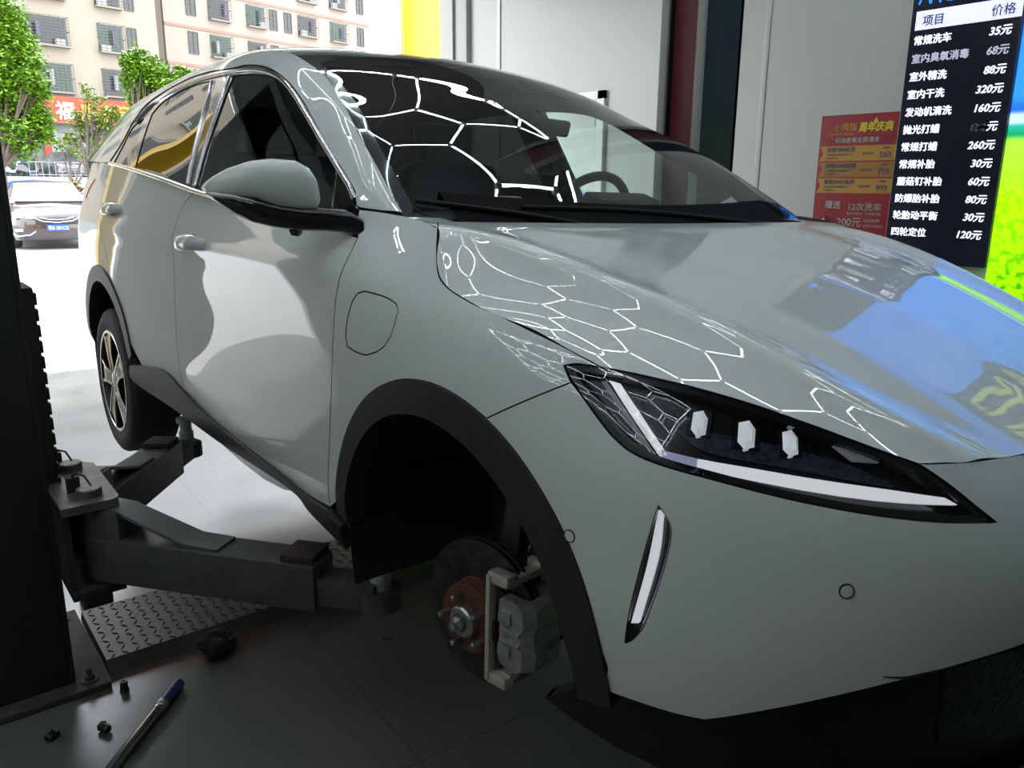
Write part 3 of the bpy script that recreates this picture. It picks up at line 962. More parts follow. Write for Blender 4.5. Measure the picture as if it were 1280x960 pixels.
mg = MB().lathe((.03, -.021, .040), (.8, 0, .5), [(0, .006), (.03, .008), (.075, .026), (.08, .026), (.08, 0)], 14)
mg.build('megaphone', PW, po, 40)
# ---------------------------------------------------------------- the car: its three smooth surfaces
# lower shell: plan outline (right half) from the nose to the tail, and how far each height lies inside it (mm)
ZL = [.12, .22, .30, .36, .42, .50, .60, .70, .78, .83, .87, .90, .93, .96, 1.00, 1.05, 1.12, 1.22]
SHELL = [
    ((0.905, 0.00), [80, 55, 35, 20, 8, 0, 18, 75, 150, 195, 235, 265, 300, 335, 380, 440, 520, 640]),
    ((0.885, -.25), [80, 55, 35, 20, 8, 0, 18, 75, 150, 195, 235, 265, 300, 335, 380, 440, 520, 640]),
    ((0.825, -.48), [80, 55, 34, 18, 6, 0, 16, 68, 135, 178, 215, 245, 280, 315, 360, 420, 500, 620]),
    ((0.730, -.66), [85, 58, 32, 15, 4, 0, 12, 50, 105, 143, 178, 207, 240, 275, 320, 380, 460, 560]),
    ((0.600, -.785), [90, 60, 30, 14, 4, 0, 8, 32, 72, 104, 135, 162, 193, 226, 270, 325, 400, 480]),
    ((0.425, -.868), [95, 62, 30, 14, 4, 0, 4, 16, 42, 66, 93, 117, 146, 178, 220, 272, 345, 420]),
    ((0.210, -.905), [110, 70, 32, 16, 6, 2, 0, 4, 14, 27, 48, 72, 102, 132, 172, 220, 285, 360]),
    ((0.000, -.914), [130, 75, 36, 18, 8, 4, 0, 0, 4, 12, 24, 42, 69, 97, 134, 180, 240, 310]),
    ((-.200, -.914), [145, 80, 40, 20, 10, 6, 3, 1, 2, 5, 11, 20, 36, 60, 94, 138, 195, 262]),
    ((-.450, -.912), [150, 80, 40, 20, 12, 10, 8, 5, 2, 2, 3, 6, 12, 28, 56, 88, 128, 178]),
    ((-.800, -.908), [150, 80, 40, 20, 12, 13, 13, 10, 6, 4, 2, 1, 2, 12, 32, 53, 80, 120]),
    ((-1.25, -.905), [150, 80, 40, 20, 12, 14, 15, 11, 6, 4, 2, 0, 1, 10, 27, 44, 68, 104]),
    ((-1.70, -.907), [150, 80, 40, 20, 12, 13, 14, 10, 6, 4, 2, 0, 1, 9, 24, 39, 60, 94]),
    ((-2.15, -.912), [150, 80, 40, 20, 11, 9, 9, 6, 4, 3, 2, 0, 1, 7, 20, 33, 52, 82]),
    ((-2.65, -.914), [150, 80, 40, 20, 8, 4, 2, 0, 1, 2, 2, 2, 3, 8, 18, 30, 47, 74]),
    ((-3.00, -.908), [150, 80, 45, 25, 10, 4, 1, 0, 1, 2, 3, 5, 8, 13, 24, 37, 54, 82]),
    ((-3.27, -.872), [150, 90, 55, 32, 14, 5, 0, 0, 2, 4, 6, 9, 13, 20, 34, 50, 72, 104]),
    ((-3.45, -.72), [160, 100, 65, 40, 18, 6, 0, 0, 3, 6, 9, 13, 20, 30, 48, 66, 90, 125]),
    ((-3.53, -.38), [170, 110, 70, 44, 20, 7, 0, 0, 4, 8, 12, 18, 26, 38, 56, 76, 100, 140]),
    ((-3.55, 0.00), [170, 110, 70, 44, 20, 7, 0, 0, 4, 8, 12, 18, 26, 38, 56, 76, 100, 140]),
]
def make_shell():
    pl = [p for p, d in SHELL]; D = [d for p, d in SHELL]
    pl = [(pl[2][0], -pl[2][1]), (pl[1][0], -pl[1][1])] + pl + [(pl[-2][0], -pl[-2][1])]
    D = [D[2], D[1]] + D + [D[-2]]
    pl = np.array(pl); D = np.array(D) / 1000.0
    s = np.concatenate([[0], np.cumsum(np.linalg.norm(np.diff(pl, axis=0), axis=1))])
    s -= s[2]
    tg = (spline_w(s, s + 1e-4) - spline_w(s, s - 1e-4)) @ pl
    tg /= np.linalg.norm(tg, axis=1, keepdims=True)
    nin = np.stack([tg[:, 1], -tg[:, 0]], 1)        # points into the car
    P = np.zeros((len(s), len(ZL), 3))
    for i in range(len(s)):
        for j, z in enumerate(ZL):
            P[i, j] = (*(pl[i] + nin[i] * D[i, j]), z)
    return Surf(s, ZL, P, 260, 110)
SH = make_shell()
if (SH.nrm([[SH.ts[12], .6]])[0][1]) > 0:
    SH.sign = -1
    SH.face = ~SH.face
def SX(x, z):
    """shell parameters of the side point at length x and height z"""
    lo, hi = 0.3, SH.ts[-3]
    for _ in range(40):
        m = (lo + hi) / 2
        if SH.at([[m, z]])[0][0] > x: lo = m
        else: hi = m
    return ('s', (lo + hi) / 2, z)
def SN(y, z):
    """shell parameters of the front point at half width y (negative) and height z"""
    lo, hi = -0.1, 1.6
    for _ in range(40):
        m = (lo + hi) / 2
        if SH.at([[m, z]])[0][1] > y: lo = m
        else: hi = m
    return ('s', (lo + hi) / 2, z)

# bonnet: stations along x; control = ridge (half width, height), edge (half width, height), centre height
HOODX = [-.46, -.30, -.19, -.08, .16, .363, .56, .70, .80, .90]
HOODR = [(.755, 1.060), (.750, 1.048), (.742, 1.036), (.728, 1.014), (.675, .957), (.605, .893), (.545, .815), (.475, .752), (.41, .705), (.34, .65)]
HOODE = [(.812, 1.056), (.802, 1.044), (.793, 1.029), (.850, .943), (.846, .882), (.826, .838), (.745, .772), (.63, .722), (.53, .688), (.44, .64)]
HOODC = [1.056, 1.042, 1.029, 1.010, .957, .897, .821, .760, .714, .66]
HV = [0, .035, .07, .12, .22, .34, .44, .50, .56, .66, .78, .90, 1.0, 1.12]
def hv(v):
    return 2 * v if v <= .5 else 1 + (v - .5) * .52
def make_hood():
    P = np.zeros((len(HOODX), len(HV) * 2 - 1, 3))
    for i, x in enumerate(HOODX):
        (r, zr), (e, ze), zc = HOODR[i], HOODE[i], HOODC[i]
        for j, v in enumerate(HV):
            if v <= .5:
                f = v / .5
                y = r * f
                z = zc + (zr - zc) * f ** 2 + .0035 * math.exp(-(f / .12) ** 2) * min(1, max(0, x / .3))
            else:
                f = (v - .5) / .5
                y = r + (e - r) * f
                # steep just below the ridge, flatter shoulder, dropping at the edge
                g = (.88 * (1 - (1 - f) ** 2.2) + .12 * f ** 5) if f <= 1 else 1 + (f - 1) * 1.2
                z = zr + (ze - zr) * g
            P[i, len(HV) - 1 + j] = (x, -y, z)
            P[i, len(HV) - 1 - j] = (x, y, z)
    return Surf(HOODX, [-hv(v) for v in HV[:0:-1]] + [hv(v) for v in HV], P, 120, 160)
HD = make_hood()
if HD.nrm([[0, .3]])[0][2] < 0:
    HD.sign = -1; HD.face = ~HD.face

# greenhouse: sections from the belt line over the rail to the centre of the roof
GX = [-.20, -.36, -.50, -.66, -.79, -.96, -1.21, -1.6, -2.0, -2.4, -2.8, -3.1, -3.33]
GSEC = [
    [(.76, .975), (.76, .973), (.757, .972), (.753, .971), (.75, .970), (.74, .968), (.40, .965), (0, .965)],
    [(.79, 1.040), (.787, 1.046), (.782, 1.051), (.772, 1.055), (.763, 1.056), (.752, 1.056), (.40, 1.062), (0, 1.066)],
    [(.825, 1.050), (.805, 1.082), (.788, 1.105), (.768, 1.128), (.748, 1.138), (.725, 1.142), (.40, 1.156), (0, 1.160)],
    [(.840, 1.060), (.800, 1.115), (.768, 1.160), (.738, 1.205), (.715, 1.226), (.688, 1.237), (.40, 1.258), (0, 1.266)],
    [(.845, 1.070), (.792, 1.145), (.745, 1.220), (.703, 1.275), (.678, 1.294), (.648, 1.302), (.38, 1.328), (0, 1.338)],
    [(.847, 1.085), (.783, 1.190), (.718, 1.298), (.670, 1.348), (.643, 1.366), (.605, 1.375), (.36, 1.406), (0, 1.418)],
    [(.847, 1.103), (.773, 1.250), (.692, 1.400), (.652, 1.448), (.622, 1.469), (.580, 1.482), (.34, 1.515), (0, 1.530)],
    [(.847, 1.130), (.773, 1.293), (.685, 1.462), (.642, 1.522), (.607, 1.550), (.560, 1.565), (.33, 1.595), (0, 1.608)],
    [(.850, 1.155), (.775, 1.305), (.690, 1.462), (.643, 1.526), (.608, 1.553), (.560, 1.567), (.33, 1.595), (0, 1.607)],
    [(.852, 1.180), (.785, 1.305), (.705, 1.432), (.648, 1.506), (.612, 1.535), (.560, 1.550), (.33, 1.578), (0, 1.590)],
    [(.845, 1.200), (.790, 1.300), (.722, 1.398), (.655, 1.474), (.615, 1.506), (.560, 1.522), (.33, 1.548), (0, 1.560)],
    [(.828, 1.215), (.775, 1.292), (.712, 1.370), (.655, 1.440), (.617, 1.468), (.560, 1.483), (.33, 1.507), (0, 1.517)],
    [(.775, 1.225), (.730, 1.285), (.665, 1.345), (.630, 1.398), (.600, 1.422), (.550, 1.437), (.33, 1.460), (0, 1.470)],
]
GVK = [0, 1, 2, 2.7, 3.1, 3.5, 5, 6.5]
def make_green():
    P = np.zeros((len(GX), 15, 3))
    for i, x in enumerate(GX):
        for j, (y, z) in enumerate(GSEC[i]):
            lean = [-.10, -.05, 0, .02, .02, .02, .02, .02][j] if i == len(GX) - 1 else 0   # the tail leans forward
            P[i, j] = (x + lean, -y, z)
            P[i, 14 - j] = (x + lean, y, z)
    return Surf([-x for x in GX], GVK + [13 - v for v in GVK[-2::-1]], P, 170, 160)
GH = make_green()
if GH.nrm([[1.5, 1.0]])[0][1] > 0:
    GH.sign = -1; GH.face = ~GH.face

def front_pt(S, a, b):
    return ('s', a, b)

CAR = thing('suv', 'white SUV raised on the two post lift with its front wheel taken off', 'car', (0, 0, 0))
CAR.matrix_world = CAR_M
AX_F, AX_R, WH_Z = -.023, -2.68, .33

def arc_s(xc, zc, r, a0, a1, n=26):
    """arc on the car's side as shell points; angles from straight forward, over the top"""
    return [SX(xc + r * math.cos(R(a0 + (a1 - a0) * i / n)), zc + r * math.sin(R(a0 + (a1 - a0) * i / n))) for i in range(n + 1)]
RO = .432
def arch_z(x, xc):
    return WH_Z + math.sqrt(max(RO ** 2 - (x - xc) ** 2, 0))

# --- outlines traced on the car's side
SHUT_A = [(447, 297), (438, 316), (427, 340), (420, 372), (416, 430), (413, 520), (413, 634)]        # wing / front door
SHUT_B = [(243, 240), (230, 256), (219, 282), (217, 325), (219, 390), (222, 440), (231, 488)]        # front / rear door
HOODCUT = [(547, 285), (546, 312), (548, 342), (560, 360), (590, 379), (640, 402), (700, 431), (752, 459)]
BELT_F = [(447, 297), (425, 289), (400, 281), SX(-.75, 1.055), SX(-1.1, 1.088), (243, 240)]
BUMP_W = [(608, 523), (634, 511), (664, 498), (714, 478)]
HL = [[(705, 457), (712, 472), (728, 496), (748, 524), (768, 548), (792, 567), (828, 582), (900, 602), (1000, 627), (1100, 645), (1180, 653), (1246, 653)],
      [(1246, 653), (1222, 634), (1195, 612), (1172, 595), (1149, 580)],
      [(1149, 580), (1090, 559), (1020, 533), (940, 505), (860, 482), (800, 468), (752, 459), (722, 455), (705, 457)]]
pA_bot = SH.hit(413, 634)
pB_bot = SH.hit(231, 488)

def hp(p): return SH.hit(*p)
def S_(q): return ('s', q[0], q[1])

front_door_o = outline(SH, [BELT_F, list(reversed(SHUT_B))[:0] or SHUT_B, [SHUT_B[-1], (262, 520), (300, 551), (350, 590), (385, 618), (413, 634)], list(reversed(SHUT_A))])
rear_arc = arc_s(AX_R, WH_Z, RO, 22, 100)
rear_door_o = outline(SH, [
    [(243, 240), SX(-1.9, 1.150), SX(-2.3, 1.178), SX(-2.62, 1.196)],
    [SX(-2.62, 1.196), SX(-2.66, 1.10), SX(-2.64, .98), SX(-2.56, .86), SX(-2.50, .785)],
    [SX(-2.50, arch_z(-2.50, AX_R))] + list(reversed(arc_s(AX_R, WH_Z, RO, 20, 60, 8))),
    [SX(AX_R + RO * math.cos(R(20)), WH_Z + RO * math.sin(R(20))), SX(-2.1, .395), SX(-1.9, .388), (231, 488)],
    list(reversed(SHUT_B))])
wing_o = outline(SH, [
    [SHUT_A[0], (446, 280), (449, 262)],
    [(449, 262), (470, 264), (500, 269), (525, 275), (547, 285)],
    HOODCUT,
    [(752, 459), (722, 455), (705, 457)],
    [(705, 457), (714, 478)],
    list(reversed(BUMP_W)),
    [(608, 523)] + arc_s(AX_F, WH_Z, RO, 70, 172, 18),
    [SX(AX_F + RO * math.cos(R(172)), WH_Z + RO * math.sin(R(172))), (413, 634)],
    list(reversed(SHUT_A))])
CHARGE = [[(441, 375), (447, 367), (456, 364)], [(456, 364), (478, 370), (493, 378), (497, 384)], [(497, 384), (496, 394), (489, 418), (480, 433)],
          [(480, 433), (470, 440), (457, 444)], [(457, 444), (445, 440), (434, 433)], [(434, 433), (432, 418), (435, 395), (441, 375)]]
charge_o = outline(SH, CHARGE, 4)
bumper_o = outline(SH, [
    BUMP_W,
    [(714, 478), (728, 496), (748, 524), (768, 548), (792, 567), (828, 582), (900, 602), (1000, 627), (1100, 645), (1180, 653), (1246, 653)],
    [(1246, 653), (1222, 634), (1195, 612), (1172, 595), (1149, 580)],
    [(1149, 580), (1215, 577), (1280, 568), SN(-.18, .722), SN(-.09, .719), ('s', 0, .718)],
    [('s', 0, .718), ('s', 0, .50)],
    [('s', 0, .50), SN(-.2, .50), SN(-.38, .485), (1280, 805), (1180, 836), (1080, 862), (980, 884), (880, 900)],
    [(880, 900), (840, 891), (790, 875), (737, 855)],
    [(737, 855)] + arc_s(AX_F, WH_Z, RO, 5, 68, 12) + [(608, 523)]])
slit_o = outline(SH, [[(823, 632), (832, 645), (839, 661), (837, 682)], [(837, 682), (827, 720), (810, 770), (802, 788)], [(802, 788), (790, 800), (781, 804)], [(781, 804), (786, 770), (803, 700), (823, 632)]], 4)
q_o = outline(SH, [
    [SX(-2.62, 1.196), SX(-2.66, 1.10), SX(-2.64, .98), SX(-2.56, .86), SX(-2.50, .785)],
    [SX(-2.50, arch_z(-2.50, AX_R))] + arc_s(AX_R, WH_Z, RO, 68, 170, 18),
    [SX(-3.115, .42), ('s', SH.ts[-6] + .1, .42), ('s', SH.ts[-2], .42)],
    [('s', SH.ts[-2], .42), ('s', SH.ts[-2], 1.10)],
    [('s', SH.ts[-2], 1.10), ('s', SH.ts[-4], 1.14), ('s', SH.ts[-5], 1.18), ('s', SH.ts[-6], 1.205), SX(-2.62, 1.196)]])

# --- panels
pan = {}
pan['front_door'] = patch('front_door', SH, front_door_o, PAINT, CAR, back=LINING, mirror=True)
pan['rear_door'] = patch('rear_door', SH, rear_door_o, PAINT, CAR, back=LINING, mirror=True)
pan['front_wing'] = patch('front_wing', SH, wing_o, PAINT, CAR, back=LINING, mirror=True, holes=[charge_o])
pan['charge_flap'] = patch('charge_flap', SH, charge_o, PAINT, pan['front_wing'][0], back=LINING, off=-.0005)
pan['front_bumper'] = patch('front_bumper', SH, bumper_o, PAINT, CAR, back=LINING, mirror=True, holes=[slit_o], gap=.0012)
pan['quarter_panel'] = patch('quarter_panel', SH, q_o, PAINT, CAR, back=LINING, mirror=True)

# bonnet outline on its own surface: from the shut line on the wing, along the headlight, to the nose
def hood_e(x, v=1.0): return ('s', -x, v)
hood_half = outline(HD, [
    [('s', -.28, hv(0)), ('s', -.285, hv(.2)), ('s', -.28, hv(.36)), (566, 277)], [(566, 277), (547, 285)],
    HOODCUT,
    [(752, 459), (800, 468), (860, 482), (940, 505), (1020, 533), (1090, 559), (1149, 580)],
    [(1149, 580), (1180, 579), (1215, 577), (1250, 573), (1280, 568), ('s', .783, hv(.20)), ('s', .79, hv(0))]])

cap_o = outline(HD, [[(547.6, 284.5), (566.6, 276.5)], [(566.6, 276.5), ('s', -.41, hv(.44))], [('s', -.41, hv(.44)), ('s', -.41, hv(.68))], [('s', -.41, hv(.68)), ('s', -.24, hv(.96))], [('s', -.24, hv(.96)), (547.6, 284.5)]], 4)
o = patch('wing_cap', HD, cap_o, PAINT, pan['front_wing'][0], gap=.0005, back=LINING, off=-.001)
mirror_copy(o, pan['front_wing'][1])
def both_sides(half, mid):
    """half outline from the centre line round to the centre line -> whole outline; mid = parameter of the centre"""
    m = half.copy()[::-1]
    m[:, 1] = 2 * mid - m[:, 1]
    m = m[np.abs(m[:, 1] - mid) > 1e-6]
    return np.concatenate([half, m])
pan['bonnet'] = patch('bonnet', HD, both_sides(hood_half, 0), PAINT, CAR, back=LINING, res=.012)

# greenhouse: pillar and roof rail, black window surround, panes, chrome strips
RAIL_LO = [(445, 252), (443, 236), (430, 214), (414, 190), (396, 157), (374, 119), (356, 98), (334, 84), (308, 81), (284, 86), (240, 96), (205, 114), (183, 130), (166, 152)]
WS_EDGE = [(503, 266), (487, 238), (470, 205), (450, 170), (434, 138), (420, 113), (408, 97)]
rail_o = outline(GH, [
    RAIL_LO,
    [(166, 152), (152, 178), (136, 203)],
    [(136, 203), ('s', 3.05, -.05), ('s', 3.30, 0), ('s', 3.33, .05)],
    [('s', 3.33, .05), ('s', 3.33, 3.45)],
    [('s', 3.33, 3.45), ('s', 2.9, 3.42), ('s', 2.4, 3.42), ('s', 2.0, 3.42), ('s', 1.6, 3.42), ('s', 1.3, 3.40), (408, 97)],
    list(reversed(WS_EDGE)),
    [(503, 266), (475, 263), (449, 259), (445, 252)]])
pan['roof_pillar'] = patch('roof_pillar', GH, rail_o, PAINT, CAR, back=LINING, mirror=True, gap=.001)
PANE_TOP = [(441, 247), (430, 228), (418, 208), (397, 173), (377, 138), (359, 111), (342, 97), (318, 92), (291, 94)]
FG = [PANE_TOP, [(291, 94), (276, 130), (262, 170), (243, 234)], [(243, 234), (290, 247), (340, 258), (400, 272), (421, 278)], [(421, 278), (446, 287)], [(446, 287), (441, 247)]]
frontpane_o = outline(GH, FG)
RG = [[(263, 100), (230, 110), (203, 126), (189, 141)], [(189, 141), (178, 172), (168, 208)], [(168, 208), (200, 220), (231, 229)], [(231, 229), (246, 175), (263, 100)]]
rearpane_o = outline(GH, RG)
QG = [[(180, 146), (165, 158), (152, 182), (141, 203)], [(141, 203), (162, 207)], [(162, 207), (170, 178), (180, 146)]]
qpane_o = outline(GH, QG)
dlo_o = outline(GH, [
    RAIL_LO, [(166, 152), (152, 178), (136, 203)],
    [(136, 203), (170, 213), (200, 223), (240, 238), (290, 250), (340, 262), (400, 279), (447, 296)], [(447, 296), (448, 262), (445, 252)]])
pan['window_surround'] = patch('window_surround', GH, dlo_o, GLOSSBLACK, CAR, holes=[frontpane_o, rearpane_o, qpane_o], mirror=True, off=-.003, gap=.0, back=LINING, thick=.02)
TINT = glass_mat('tinted_glass', (.72, .82, .79), 1.5)
WSGL = glass_mat('windscreen_glass', (.88, .94, .92), 1.50)
DARKGL = glass_mat('privacy_glass', (.03, .03, .03), 2.3)
for nm, o_, m_ in (('front_window_pane', frontpane_o, TINT), ('rear_window_pane', rearpane_o, DARKGL), ('quarter_window_pane', qpane_o, DARKGL)):
    patch(nm, GH, o_, m_, CAR, rim=False, off=-.006, gap=-.004, mirror=True, res=.03)
# chrome: strip under the windows, strip round the top of the windows, blade on the rear pillar
ribbon('chrome_strip', GH, path_on(GH, [(137, 204), (170, 213), (205, 225), (243, 239), (290, 251), (330, 260)]), .014, .006, CHROME, CAR, mirror=True)
ribbon('chrome_strip', GH, path_on(GH, [(444, 249), (436, 232), (422, 209), (400, 172), (380, 138), (361, 109), (344, 94), (318, 88), (291, 90), (250, 99), (210, 117), (188, 132), (170, 152)]), .013, .006, CHROME, CAR, mirror=True)
ribbon('pillar_blade', GH, path_on(GH, [(286, 96), (268, 145), (254, 190), (243, 232)]), .009, .005, CHROME, CAR, mirror=True)
ribbon('pillar_blade', GH, path_on(GH, [(265, 101), (252, 150), (234, 229)]), .007, .005, CHROME, CAR, mirror=True)
ribbon('pane_divider', GH, path_on(GH, [(422, 214), (418, 240), (416, 275)]), .008, .005, GLOSSBLACK, CAR, mirror=True)
sail_o = outline(GH, [[(421, 214), (433, 233), (441, 247), (446, 260)], [(446, 260), (447, 297)], [(447, 297), (430, 291), (413, 283)], [(413, 283), (416, 250), (421, 214)]])
patch('mirror_triangle', GH, sail_o, GLOSSBLACK, CAR, off=.003, mirror=True)
# windscreen runs up into the roof
ws_half = outline(GH, [
    [('s', .26, 6.5), ('s', .262, 5.8), ('s', .275, 5.0), ('s', .31, 4.0), (503, 266)],
    WS_EDGE,
    [(408, 97), ('s', 1.3, 3.40), ('s', 1.62, 3.42)],
    [('s', 1.62, 3.42), ('s', 1.64, 4.4), ('s', 1.66, 6.5)]])
patch('windscreen', GH, both_sides(ws_half, 6.5), WSGL, CAR, rim=False, gap=0, res=.03)
# black band printed round the edge of the glass
band_in = outline(GH, [
    [('s', .33, 6.5), ('s', .335, 5.0), ('s', .36, 4.0), ('s', .40, 3.75)],
    [('s', .40, 3.75), ('s', .66, 3.68), ('s', .96, 3.68), ('s', 1.2, 3.72)],
    [('s', 1.2, 3.72), ('s', 1.25, 4.6), ('s', 1.26, 6.5)]])
patch('windscreen_border', GH, both_sides(ws_half, 6.5), GLOSSBLACK, CAR, rim=False, gap=.002, off=-.004, holes=[both_sides(band_in, 6.5)], res=.03)
roof_half = outline(GH, [
    [('s', 1.66, 6.5), ('s', 1.64, 4.4), ('s', 1.62, 3.42)],
    [('s', 1.62, 3.42), ('s', 2.0, 3.42), ('s', 2.4, 3.42), ('s', 2.9, 3.42), ('s', 3.33, 3.45)],
    [('s', 3.33, 3.45), ('s', 3.36, 4.5), ('s', 3.38, 6.5)]])
pan['roof'] = patch('roof', GH, both_sides(roof_half, 6.5), GLOSSBLACK, CAR, back=LINING, gap=.001, res=.04)
# tailgate: closes the back from the end of the roof to the shell
tv = np.linspace(0.05, 12.95, 41)
A = GH.at(np.stack([np.full(41, 3.33), tv], 1))
tb = MB()
yy = A[:, 1]
rows = []
for f in np.linspace(0, 1, 9):
    r_ = []
    for p in A:
        zb = 1.10
        xb = -3.535 + .12 * (p[1] / .75) ** 2
        bul = math.sin(f * math.pi) * .03
        zz = p[2] + (zb - p[2]) * f
        xx = p[0] + (xb - p[0]) * f - bul
        ys = p[1] * (1 - .04 * f)
        r_.append((xx, ys, zz))
    rows.append(r_)
tb.loft(rows, closed=False)
tb.build('tailgate', PAINT, CAR, 60)

# --- wheel arch cladding and sill cladding
def ring_o(xc, ri_c, ri, a0, a1):
    o = arc_s(xc, WH_Z, RO, a0, a1, 30)
    i_ = [SX(ri_c[0] + ri * math.cos(R(a)), ri_c[1] + ri * math.sin(R(a))) for a in np.linspace(a1, a0, 31)]
    return outline(SH, [o, [o[-1], i_[0]], i_, [i_[-1], o[0]]], 2)
fa_o = ring_o(AX_F, (-.033, .315), .378, -4, 176)
ra_o = ring_o(AX_R, (AX_R, .315), .378, 14, 172)
patch('wheel_arch_trim', SH, fa_o, CLAD, CAR, off=.007, gap=.0, thick=.05, mirror=True, res=.02)
patch('wheel_arch_trim', SH, ra_o, CLAD, CAR, off=.007, gap=.0, thick=.05, mirror=True, res=.02)
sill_o = outline(SH, [
    [(165, 456), (185, 457), (208, 464), (231, 488)],
    [(231, 488), (262, 520), (300, 551), (350, 590), (385, 618), (413, 636)],
    [(413, 636), (428, 657)],
    [(428, 657), (437, 684)],
    [(437, 684), (391, 638), (368, 611), (300, 566), (266, 543), (219, 509), (190, 490), (166, 474)],
    [(166, 474), (165, 456)]])
patch('sill_trim', SH, sill_o, CLAD, CAR, off=.010, gap=.0, thick=.05, mirror=True)
# lower front skirt and grille below the bumper
low_o = outline(SH, [
    [(737, 857), (790, 877), (840, 893), (880, 902)],
    [(880, 902), (980, 886), (1080, 864), (1180, 838), (1280, 807), SN(-.38, .485), SN(-.2, .50), ('s', 0, .50)],
    [('s', 0, .50), ('s', 0, .17)],
    [('s', 0, .17), SN(-.3, .17), SN(-.6, .175), ('s', .98, .18), ('s', 1.2, .19), ('s', 1.27, .20)],
    [('s', 1.27, .20), (737, 857)]])
patch('lower_skirt', SH, low_o, mat('skirt_black', (.006, .006, .007), .4, spec=.25), CAR, off=-.006, gap=0, thick=.02, mirror=True, back=LINING)
gr_o = outline(SH, [[(1182, 838), (1240, 820), SN(-.38, .470), SN(-.2, .485), ('s', 0, .485)], [('s', 0, .485), ('s', 0, .27)], [('s', 0, .27), SN(-.3, .27), (1172, 930)], [(1172, 930), (1182, 838)]])
def mesh_mat():
    m = mat('grille_mesh', (.01, .01, .011), .5)
    nt = m.node_tree
    if 'vor' not in nt.nodes:
        tc = nt.nodes.new('ShaderNodeTexCoord'); v = nt.nodes.new('ShaderNodeTexVoronoi'); v.name = 'vor'
        v.inputs['Scale'].default_value = 90
        nt.links.new(tc.outputs['Object'], v.inputs['Vector'])
        b = nt.nodes.new('ShaderNodeBump'); b.inputs['Strength'].default_value = 1.0; b.inputs['Distance'].default_value = .004
        nt.links.new(v.outputs['Distance'], b.inputs['Height'])
        nt.links.new(b.outputs[0], nt.nodes['Principled BSDF'].inputs['Normal'])
    return m
patch('lower_grille', SH, gr_o, mesh_mat(), CAR, off=.002, gap=0, thick=.012, mirror=True)
# a lip that juts out at the bottom
lip = MB()
prof = []
for s_ in np.linspace(-1.02, 1.02, 50):
    P = SH.at([[s_, .18]])[0]; N = SH.nrm([[s_, .30]])[0] * SH.sign
    N[2] = 0; N /= np.linalg.norm(N)
    w_ = .05 * (1 - (abs(s_) / 1.02) ** 4) - .012
    prof.append([P - N * .10 + (0, 0, -.01), P + N * w_ * .6 + (0, 0, .022), P + N * w_ + (0, 0, .008), P + N * w_ + (0, 0, -.006), P - N * .10 + (0, 0, -.024)])
lip.loft(prof)
lip.build('front_lip', GLOSSBLACK, CAR, 40)
# ---------------------------------------------------------------- the car: lamps, mirrors, handles, wheels, brakes, cabin
LED = mat('white_led_bar', (.72, .73, .75), .25, emit=(.95, .97, 1.0), estr=.5)
CLEARC = glass_mat('clear_cover', (.93, .94, .96), 1.45)
LAMPIN = mat('black_lamp_housing', (.006, .006, .008), .22, coat=.5)
CRYST = mat('bright_lamp_crystal', (.9, .92, .95), .08, emit=(.9, .95, 1.0), estr=.35, coat=1)
HLALL = outline(SH, HL)
hl = patch('headlight', SH, HLALL, LAMPIN, CAR, off=-.032, gap=.001, thick=-.030, mirror=True)
for par in hl:
    pass
def on_hl(name, poly, m, off, thick=.006, label=None):
    o = patch(name, SH, outline(SH, poly, 3), m, hl[0], off=off, gap=0, thick=thick, res=.012)
    if label: o['label'] = label
    c = mirror_copy(o, hl[1])
    return o
# the two rails of the upright bar, the long lower bar with its clear outer end
on_hl('light_bar', [[(763, 478), (771, 478), (834, 568), (829, 571)], [(829, 571), (763, 478)]] if False else
      [[(760, 474), (774, 478)], [(774, 478), (800, 518), (833, 568)], [(833, 568), (824, 571)], [(824, 571), (790, 522), (760, 474)]], LED, -.006, label='upright white light bar')
on_hl('light_bar', [[(748, 474), (755, 474)], [(755, 474), (785, 520), (816, 567)], [(816, 567), (810, 566)], [(810, 566), (780, 522), (748, 474)]], mat('grey_light_rail', (.35, .36, .38), .3), -.012, label='grey rail beside the bar')
on_hl('light_bar', [[(872, 573), (960, 588), (1100, 609), (1185, 621)], [(1185, 621), (1201, 630)], [(1201, 630), (1100, 625), (960, 604), (870, 585)], [(870, 585), (872, 573)]], LED, -.006, label='long white lower light bar')
on_hl('light_bar_end', [[(826, 562), (872, 573)], [(872, 573), (869, 585)], [(869, 585), (828, 573)], [(828, 573), (826, 562)]], mat('pale_violet_light_guide', (.45, .46, .62), .2, emit=(.6, .6, .9), estr=.2), -.006, label='pale violet clear end of the bar')
on_hl('reflector', [[(1047, 554), (1068, 559)], [(1068, 559), (1106, 575)], [(1106, 575), (1072, 573)], [(1072, 573), (1047, 554)]], mat('pale_reflector', (.7, .72, .75), .3), -.012)
